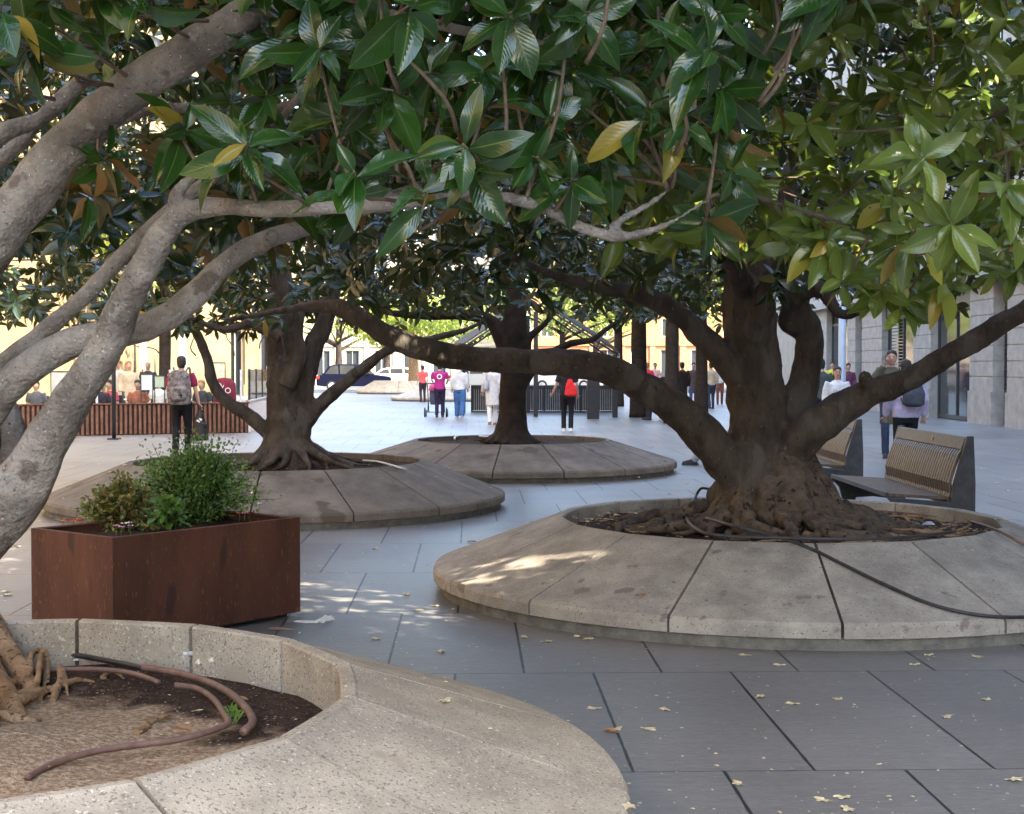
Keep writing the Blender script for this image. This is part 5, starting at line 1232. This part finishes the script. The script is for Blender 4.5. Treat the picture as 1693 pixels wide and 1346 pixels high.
# ================================================================ TERRACE
TA = Vector((-16, 30.4, 0)); TB = Vector((-6.22, 34.2, 0)); TC = Vector((-7.2, 47.5, 0))
te = empty('terrace_enclosure', TB, 0, 'terrace enclosure with slatted brown wood front and glass screens at left', 'terrace screen')
def along(A, B, f): return A.lerp(B, f)-TB
d1 = (TB-TA); L1 = d1.length; a1 = math.atan2(d1.y, d1.x); n1 = Vector((math.sin(a1), -math.cos(a1), 0))
sl = MB(); ns = int(L1/.105)
for i in range(ns):
    p = TA+d1*((i+.5)/ns)-TB+n1*.03; sl.box((p.x, p.y, .37), (.055, .04, .66), a1)
sl.build('slat_wall', M['terr_wood'], te)
bk = MB(); p = (TA+TB)/2-TB; bk.box((p.x, p.y, .37), (L1, .03, .7), a1); bk.build('backing', cloth('backing_brown', (.03, .015, .01)), te)
MB().box((p.x+n1.x*.01, p.y+n1.y*.01, .735), (L1+.06, .12, .03), a1).build('top_rail', M['terr_wood'], te)
d2 = TC-TB; L2 = d2.length; a2 = math.atan2(d2.y, d2.x); p2 = (TC+TB)/2-TB
w2 = MB(); nb = 60
for i in range(nb):
    q = d2*((i+.5)/nb); w2.box((q.x, q.y, .40), (L2/nb-.02, .05, .72), a2)
w2.build('side_wall', M['white_board'], te); MB().box((p2.x, p2.y, .775), (L2, .1, .03), a2).build('side_rail', M['white_board'], te)
gl = MB(); gl.box((p.x, p.y, 1.12), (L1, .012, .74), a1); gl.build('glass_screen', M['glass'], te)
gl = MB(); gl.box((p2.x, p2.y, 1.15), (L2, .012, .72), a2); gl.build('glass_screen', M['glass'], te)
for i in range(7):
    q = along(TA, TB, (i+.3)/6.4); MB().box((q.x, q.y, .76+.37), (.05, .03, .76), a1).build('post', cloth('post_alu', (.55, .56, .58)), te)
for i in range(9):
    q = d2*((i+.2)/8.6); MB().box((q.x, q.y, 1.15), (.05, .05, .76), a2).build('post', M['darkgrey'], te)
po = empty('tall_post', at(188, 31.5), 0, 'thin black post in front of the terrace wall', 'post'); MB().tube([(0, 0, 0), (0, 0, 2.6)], .045, 10).build('shaft', M['black'], po, True); MB().bb(-.12, .12, -.12, .12, 0, .03).build('base', M['black'], po)
def table(p, label, group='terrace tables'):
    t = empty('table', p, 0, label, 'table', group); MB().tube([(0, 0, .72), (0, 0, .745)], .36, 20).build('tabletop', M['white'], t); MB().tube([(0, 0, .03), (0, 0, .72)], .03, 8).build('pedestal', M['darkgrey'], t, True); MB().tube([(0, 0, 0), (0, 0, .03)], .2, 16).build('base', M['darkgrey'], t); return t
def chair(p, rz, label, group='terrace chairs'):
    t = empty('chair', p, rz, label, 'chair', group); MB().bb(-.22, .22, -.2, .24, .44, .47).build('seat', M['darkgrey'], t, bevel=.01); MB().bb(-.22, .22, -.24, -.21, .55, .88).build('backrest', M['darkgrey'], t, bevel=.01)
    for x in (-.2, .2):
        MB().tube([(x, .2, 0), (x, .2, .44)], .014, 6).build('leg', M['black'], t, True); MB().tube([(x, -.2, 0), (x, -.22, .88)], .014, 6).build('leg', M['black'], t, True)
    return t
spots = [(165, 34.0, 175, (.04, .03, .04), 'hair_dark', 'seated guest in black at the terrace, left of the thin post'), (182, 35.5, 150, (.35, .06, .08), 'hair_dark', 'seated guest in dark red beside the thin post'), (228, 35.2, 185, (.34, .12, .07), 'hair_dark', 'seated guest with dark hair and rust coloured top'),
         (334, 35.6, 160, (.05, .05, .055), 'hair_ginger', 'seated guest in dark top right of the man with the backpack'), (262, 38.5, 200, (.6, .58, .55), 'hair_dark', 'seated guest in white behind the camouflage backpack'), (60, 34.6, 175, (.1, .1, .12), 'hair_dark', 'seated guest in grey at the left edge of the terrace')]
for i, (px, Y, rz, c, h, lab) in enumerate(spots):
    person(lab, at(px, Y), R(rz), 1.68, 't', c, (.05, .05, .07), hair=h, sit=True, vox=.022, sleeve='short')
    a = at(px, Y); chair((a[0], a[1], 0), R(rz), 'dark terrace chair under the '+lab.replace('seated guest', 'guest'))
for px, Y, w_ in [(140, 36.6, 'left'), (205, 37.6, 'middle'), (300, 37.4, 'right')]: table(at(px, Y), 'round white terrace table, the %s one of three' % w_)
person('standing guest with ginger hair and beige coat on the terrace', at(213, 39), R(200), 1.7, 'coat', (.55, .42, .30), (.1, .1, .1), hair='hair_ginger', vox=.022)
person('standing guest with white hair and dark jacket on the terrace', at(245, 41), R(170), 1.7, 'coat', (.05, .05, .07), (.1, .1, .1), hair='hair_white', vox=.022)
person('standing guest in white at the terrace left of the ginger haired guest', at(197, 42), R(190), 1.72, 'coat', (.7, .66, .6), (.3, .3, .3), hair='hair_ginger', vox=.022)
def board(px, Y, w_, h_, z, m, label, name='menu_board', rz=0):
    t = empty(name, at(px, Y), rz, label, 'sign'); MB().bb(-w_/2, w_/2, -.015, .015, z, z+h_).build('panel', m, t)
    f = MB(); f.bb(-w_/2-.02, w_/2+.02, -.02, -.016, z+h_, z+h_+.03); f.bb(-w_/2-.02, -w_/2-.001, -.02, .02, 0, z+h_); f.bb(w_/2+.001, w_/2+.02, -.02, .02, 0, z+h_); f.build('frame', M['darkgrey'], t); return t
board(243, 35.0, .26, .36, 1.02, M['white'], 'white notice sheet on a stand behind the terrace glass')
board(264, 35.3, .22, .26, 1.08, cloth('pale_green_sheet', (.5, .55, .42)), 'pale green printed sheet beside the white notice on the terrace')
board(361, 40.0, .36, .62, 1.05, cloth('poster_cream', (.7, .66, .5)), 'cream poster in a dark frame behind the curved dark limb')
board(105, 33.6, .55, .6, .85, M['white_board'], 'wide white panel on the terrace behind the left limbs')
# dark red heater-like barrel with white lettering
br = empty('advertising_barrel', at(371, 37), 0, 'dark red drum with white letters behind the terrace screen', 'drum'); MB().loft([(0, 0, 0, .28, .28), (0, 0, .75, .3, .3), (0, 0, 1.15, .28, .28), (0, 0, 1.28, .16, .16), (0, 0, 1.3, .02, .02)], 20).build('drum', cloth('drum_red', (.16, .015, .03)), br, True)
def text(body, size, loc, rot, m, parent=None, name='lettering'):
    c = bpy.data.curves.new(name, 'FONT'); c.body = body; c.size = size; c.extrude = .002; c.align_x = 'CENTER'; c.materials.append(m)
    o = bpy.data.objects.new(name, c); COL.objects.link(o); dg = bpy.context.evaluated_depsgraph_get(); me = bpy.data.meshes.new_from_object(o.evaluated_get(dg)); bpy.data.objects.remove(o)
    o = bpy.data.objects.new(name, me); COL.objects.link(o); o.location = loc; o.rotation_euler = rot
    if parent: o.parent = parent
    return o
text('OLO', .2, (0, -.31, .98), (R(90), R(28), 0), M['white'], br)
for o in [x for x in COL.objects if x.get('label', '').startswith('girl in a white')]:
    text('LA LA', .075, (0, .178, 1.24), (R(90), 0, R(180)), cloth('letter_blue', (.2, .25, .4)), o)
for o in [x for x in COL.objects if x.get('label', '').startswith('woman in a magenta')]:
    e = MB()
    for k in range(24):
        a0, a1_ = k*math.pi/12, (k+1)*math.pi/12
        e.add([(.085*math.cos(a0), -.165, 1.30+.085*math.sin(a0)), (.085*math.cos(a1_), -.165, 1.30+.085*math.sin(a1_)), (.05*math.cos(a1_), -.165, 1.30+.05*math.sin(a1_)), (.05*math.cos(a0), -.165, 1.30+.05*math.sin(a0))], [(0, 1, 2, 3)])
    e.build('emblem', M['white'], o, fix=False)
# closed parasols on the terrace
for px, Y, lab in [(236, 46, 'closed white parasol behind the white haired guest'), (301, 48, 'closed white parasol behind the man with the backpack')]:
    t = empty('closed_parasol', at(px, Y), 0, lab, 'parasol'); MB().tube([(0, 0, 0), (0, 0, 3.0)], .03, 8).build('pole', M['steel'], t, True); MB().loft([(0, 0, 1.5, .17, .17), (0, 0, 1.9, .15, .15), (0, 0, 2.7, .09, .09), (0, 0, 2.95, .03, .03)], 9).build('canopy', M['white'], t)

# ================================================================ CANOPY AND FENCE
cn = empty('market_canopy', (.75, 47.5, 0), 0, 'dark hipped awning on black posts behind the middle tree', 'canopy')
x0, x1, yb, zt, ze = -2.65, 2.55, 2.6, 3.55, 1.98
MB().add([(x0, -yb, ze), (x1, -yb, ze), (x1, yb, ze), (x0, yb, ze), (-.6, 0, zt), (.5, 0, zt), (x0, -yb, ze+.04), (x1, -yb, ze+.04), (x1, yb, ze+.04), (x0, yb, ze+.04), (-.6, 0, zt+.05), (.5, 0, zt+.05)],
         [(0, 1, 5, 4), (1, 2, 5), (2, 3, 4, 5), (3, 0, 4), (6, 10, 11, 7), (7, 11, 8), (8, 11, 10, 9), (9, 10, 6), (0, 6, 7, 1), (1, 7, 8, 2), (2, 8, 9, 3), (3, 9, 6, 0)]) if False else None
# four slanting awning arms with cloth panels left and right, open in the middle as in a folding awning
for sgn, nm in ((-1, 'left'), (1, 'right')):
    xa = x0 if sgn < 0 else x1; xb = -.35 if sgn < 0 else .25
    a_ = MB(); a_.add([(xa, -yb, ze), (xa, yb, ze+.45), (xb, yb*.6, zt+.3), (xb, -yb*.6, zt), (xa, -yb, ze+.05), (xa, yb, ze+.50), (xb, yb*.6, zt+.35), (xb, -yb*.6, zt+.05)], [(0, 1, 2, 3), (7, 6, 5, 4), (0, 4, 5, 1), (1, 5, 6, 2), (2, 6, 7, 3), (3, 7, 4, 0)])
    a_.build('awning_cloth', cloth('awning_grey', (.07, .065, .06)), cn)
    for yy in (-yb, yb): MB().tube([(xa, yy, ze-.06), (xb, yy*.6, zt-.08)], .03, 8).build('arm', M['darkgrey'], cn, True)
    MB().bb(xa-.03, xa+.03, -yb, yb, ze-.16, ze-.001).build('valance', cloth('valance_pale', (.5, .48, .44)), cn)
MB().tube([(-.35, 0, zt+.03), (.25, 0, zt+.03)], .05, 8).build('ridge', M['darkgrey'], cn, True)
for x, y, wd in [(.0, -1.8, .14), (1.7, -3.6, .36), (2.45, -2.4, .16), (-2.4, 2.2, .12), (-.2, 2.0, .12)]:
    MB().bb(x-wd/2, x+wd/2, y-wd/2, y+wd/2, 0, 1.95 if x > 1 or x < -1 else 3.3).build('post', M['black'], cn)
fe = empty('bar_fence', (at(780, 50)[0], 50, 0), 0, 'dark barrier of close vertical bars behind the walkers', 'fence')
fb_ = MB(); Lf = 5.0
for i in range(int(Lf/.075)): fb_.bb(i*.075, i*.075+.018, 0, .02, .06, .80)
fb_.build('bars', cloth('bar_pale', (.45, .47, .5)), fe); MB().bb(0, Lf, .03, .05, .06, .8).build('mesh_backing', cloth('mesh_dark', (.07, .075, .085)), fe)
f2 = MB(); f2.bb(0, Lf, -.03, .06, .80, .93); f2.bb(0, Lf, -.02, .05, 0, .05); f2.build('rails', M['darkgrey'], fe)
for i in range(5): MB().bb(i*Lf/4-.03, i*Lf/4+.03, -.04, -.021, 0, .93).build('post', M['black'], fe)

# ================================================================ POLE
pl = empty('lamp_pole', at(1392, 31), 0, 'pale blue grey lamp pole in front of the shops at right', 'street lamp')
MB().tube([(0, 0, 0), (0, 0, .6), (0, 0, 6.5)], [.10, .085, .07], 16).build('shaft', M['steel'], pl, True); MB().tube([(0, 0, 0), (0, 0, .05)], .17, 16).build('base', M['steel'], pl)
MB().box((-.5, 0, 6.5), (1.2, .25, .1)).build('lamp_head', M['darkgrey'], pl)

# ================================================================ CARS
def car(px, Y, rz, c, label, L_=4.6, hgt=1.6, z0=0.1):
    t = empty('parked_car', (at(px, Y)[0], Y, 0), rz, label, 'car', None); h = hgt; W_ = 1.8; k = L_/4.6
    prof = [(-2.25, .35), (-2.28, .75), (-2.15, .98), (-1.95, 1.05), (-1.55, h-.12), (-1.0, h), (.1, h), (.55, h-.1), (1.15, 1.05), (2.0, .92), (2.25, .72), (2.28, .35), (1.85, .30), (-1.8, .30)]
    prof = [(a*k, b_) for a, b_ in prof]
    m_ = mat('car_paint_%d' % int(px), c, None, .3, spec=.15)
    b = MB(); b.prism(prof, -W_/2, W_/2); b.build('body', m_, t, bevel=.06)
    for s_ in (-1, 1):
        y = s_*(W_/2+.004)
        for poly in ([(-1.78, 1.08), (-1.42, h-.17), (-1.02, h-.10), (-.98, 1.08)], [(-.9, 1.08), (-.92, h-.09), (-.08, h-.09), (-.06, 1.08)], [(.02, 1.08), (.02, h-.09), (.45, h-.17), (.98, 1.08)]):
            MB().prism([(a*k, b_) for a, b_ in poly], y-.004, y+.004).build('side_window', M['winglass'], t)
        for xx in (-1.38*k, 1.38*k):
            wo = MB().tube([(xx, y-s_*.2, .33), (xx, y+s_*.02, .33)], .33, 20).build('wheel', M['black'], t); MB().tube([(xx, y+s_*.01, .33), (xx, y+s_*.03, .33)], .21, 12).build('rim', cloth('rim_alu', (.55, .56, .58)), wo)
        MB().bb(-2.3*k, -2.1*k, y-s_*.35, y+s_*.006, .78, .96).build('tail_light', cloth('lamp_red', (.5, .02, .02)), t); MB().bb(2.08*k, 2.29*k, y-s_*.35, y+s_*.006, .68, .82).build('headlight', M['white'], t)
        MB().box((.75*k, y+s_*.09, 1.1), (.12, .18, .12)).build('mirror', m_, t, bevel=.02)
    MB().add([(a*k, yy, z) for a, yy, z in ((.62, -.72, h-.11), (.62, .72, h-.11), (1.14, .8, 1.09), (1.14, -.8, 1.09))], [(0, 1, 2, 3)]).build('windscreen', M['winglass'], t)
    return t
car(588, 93, R(6), (.003, .004, .016), 'dark navy car parked beyond the plaza, seen from its rear left side', 5.0, 1.72)
car(668, 99, R(4), (.7, .7, .72), 'white car parked in front of the dark navy one', 4.6, 1.5)
car(800, 97, R(0), (.45, .45, .42), 'pale grey car behind the woman in the cream suit', 4.6, 1.5)
car(930, 97, R(0), (.7, .68, .66), 'pale car behind the black canopy posts', 4.6, 1.5)
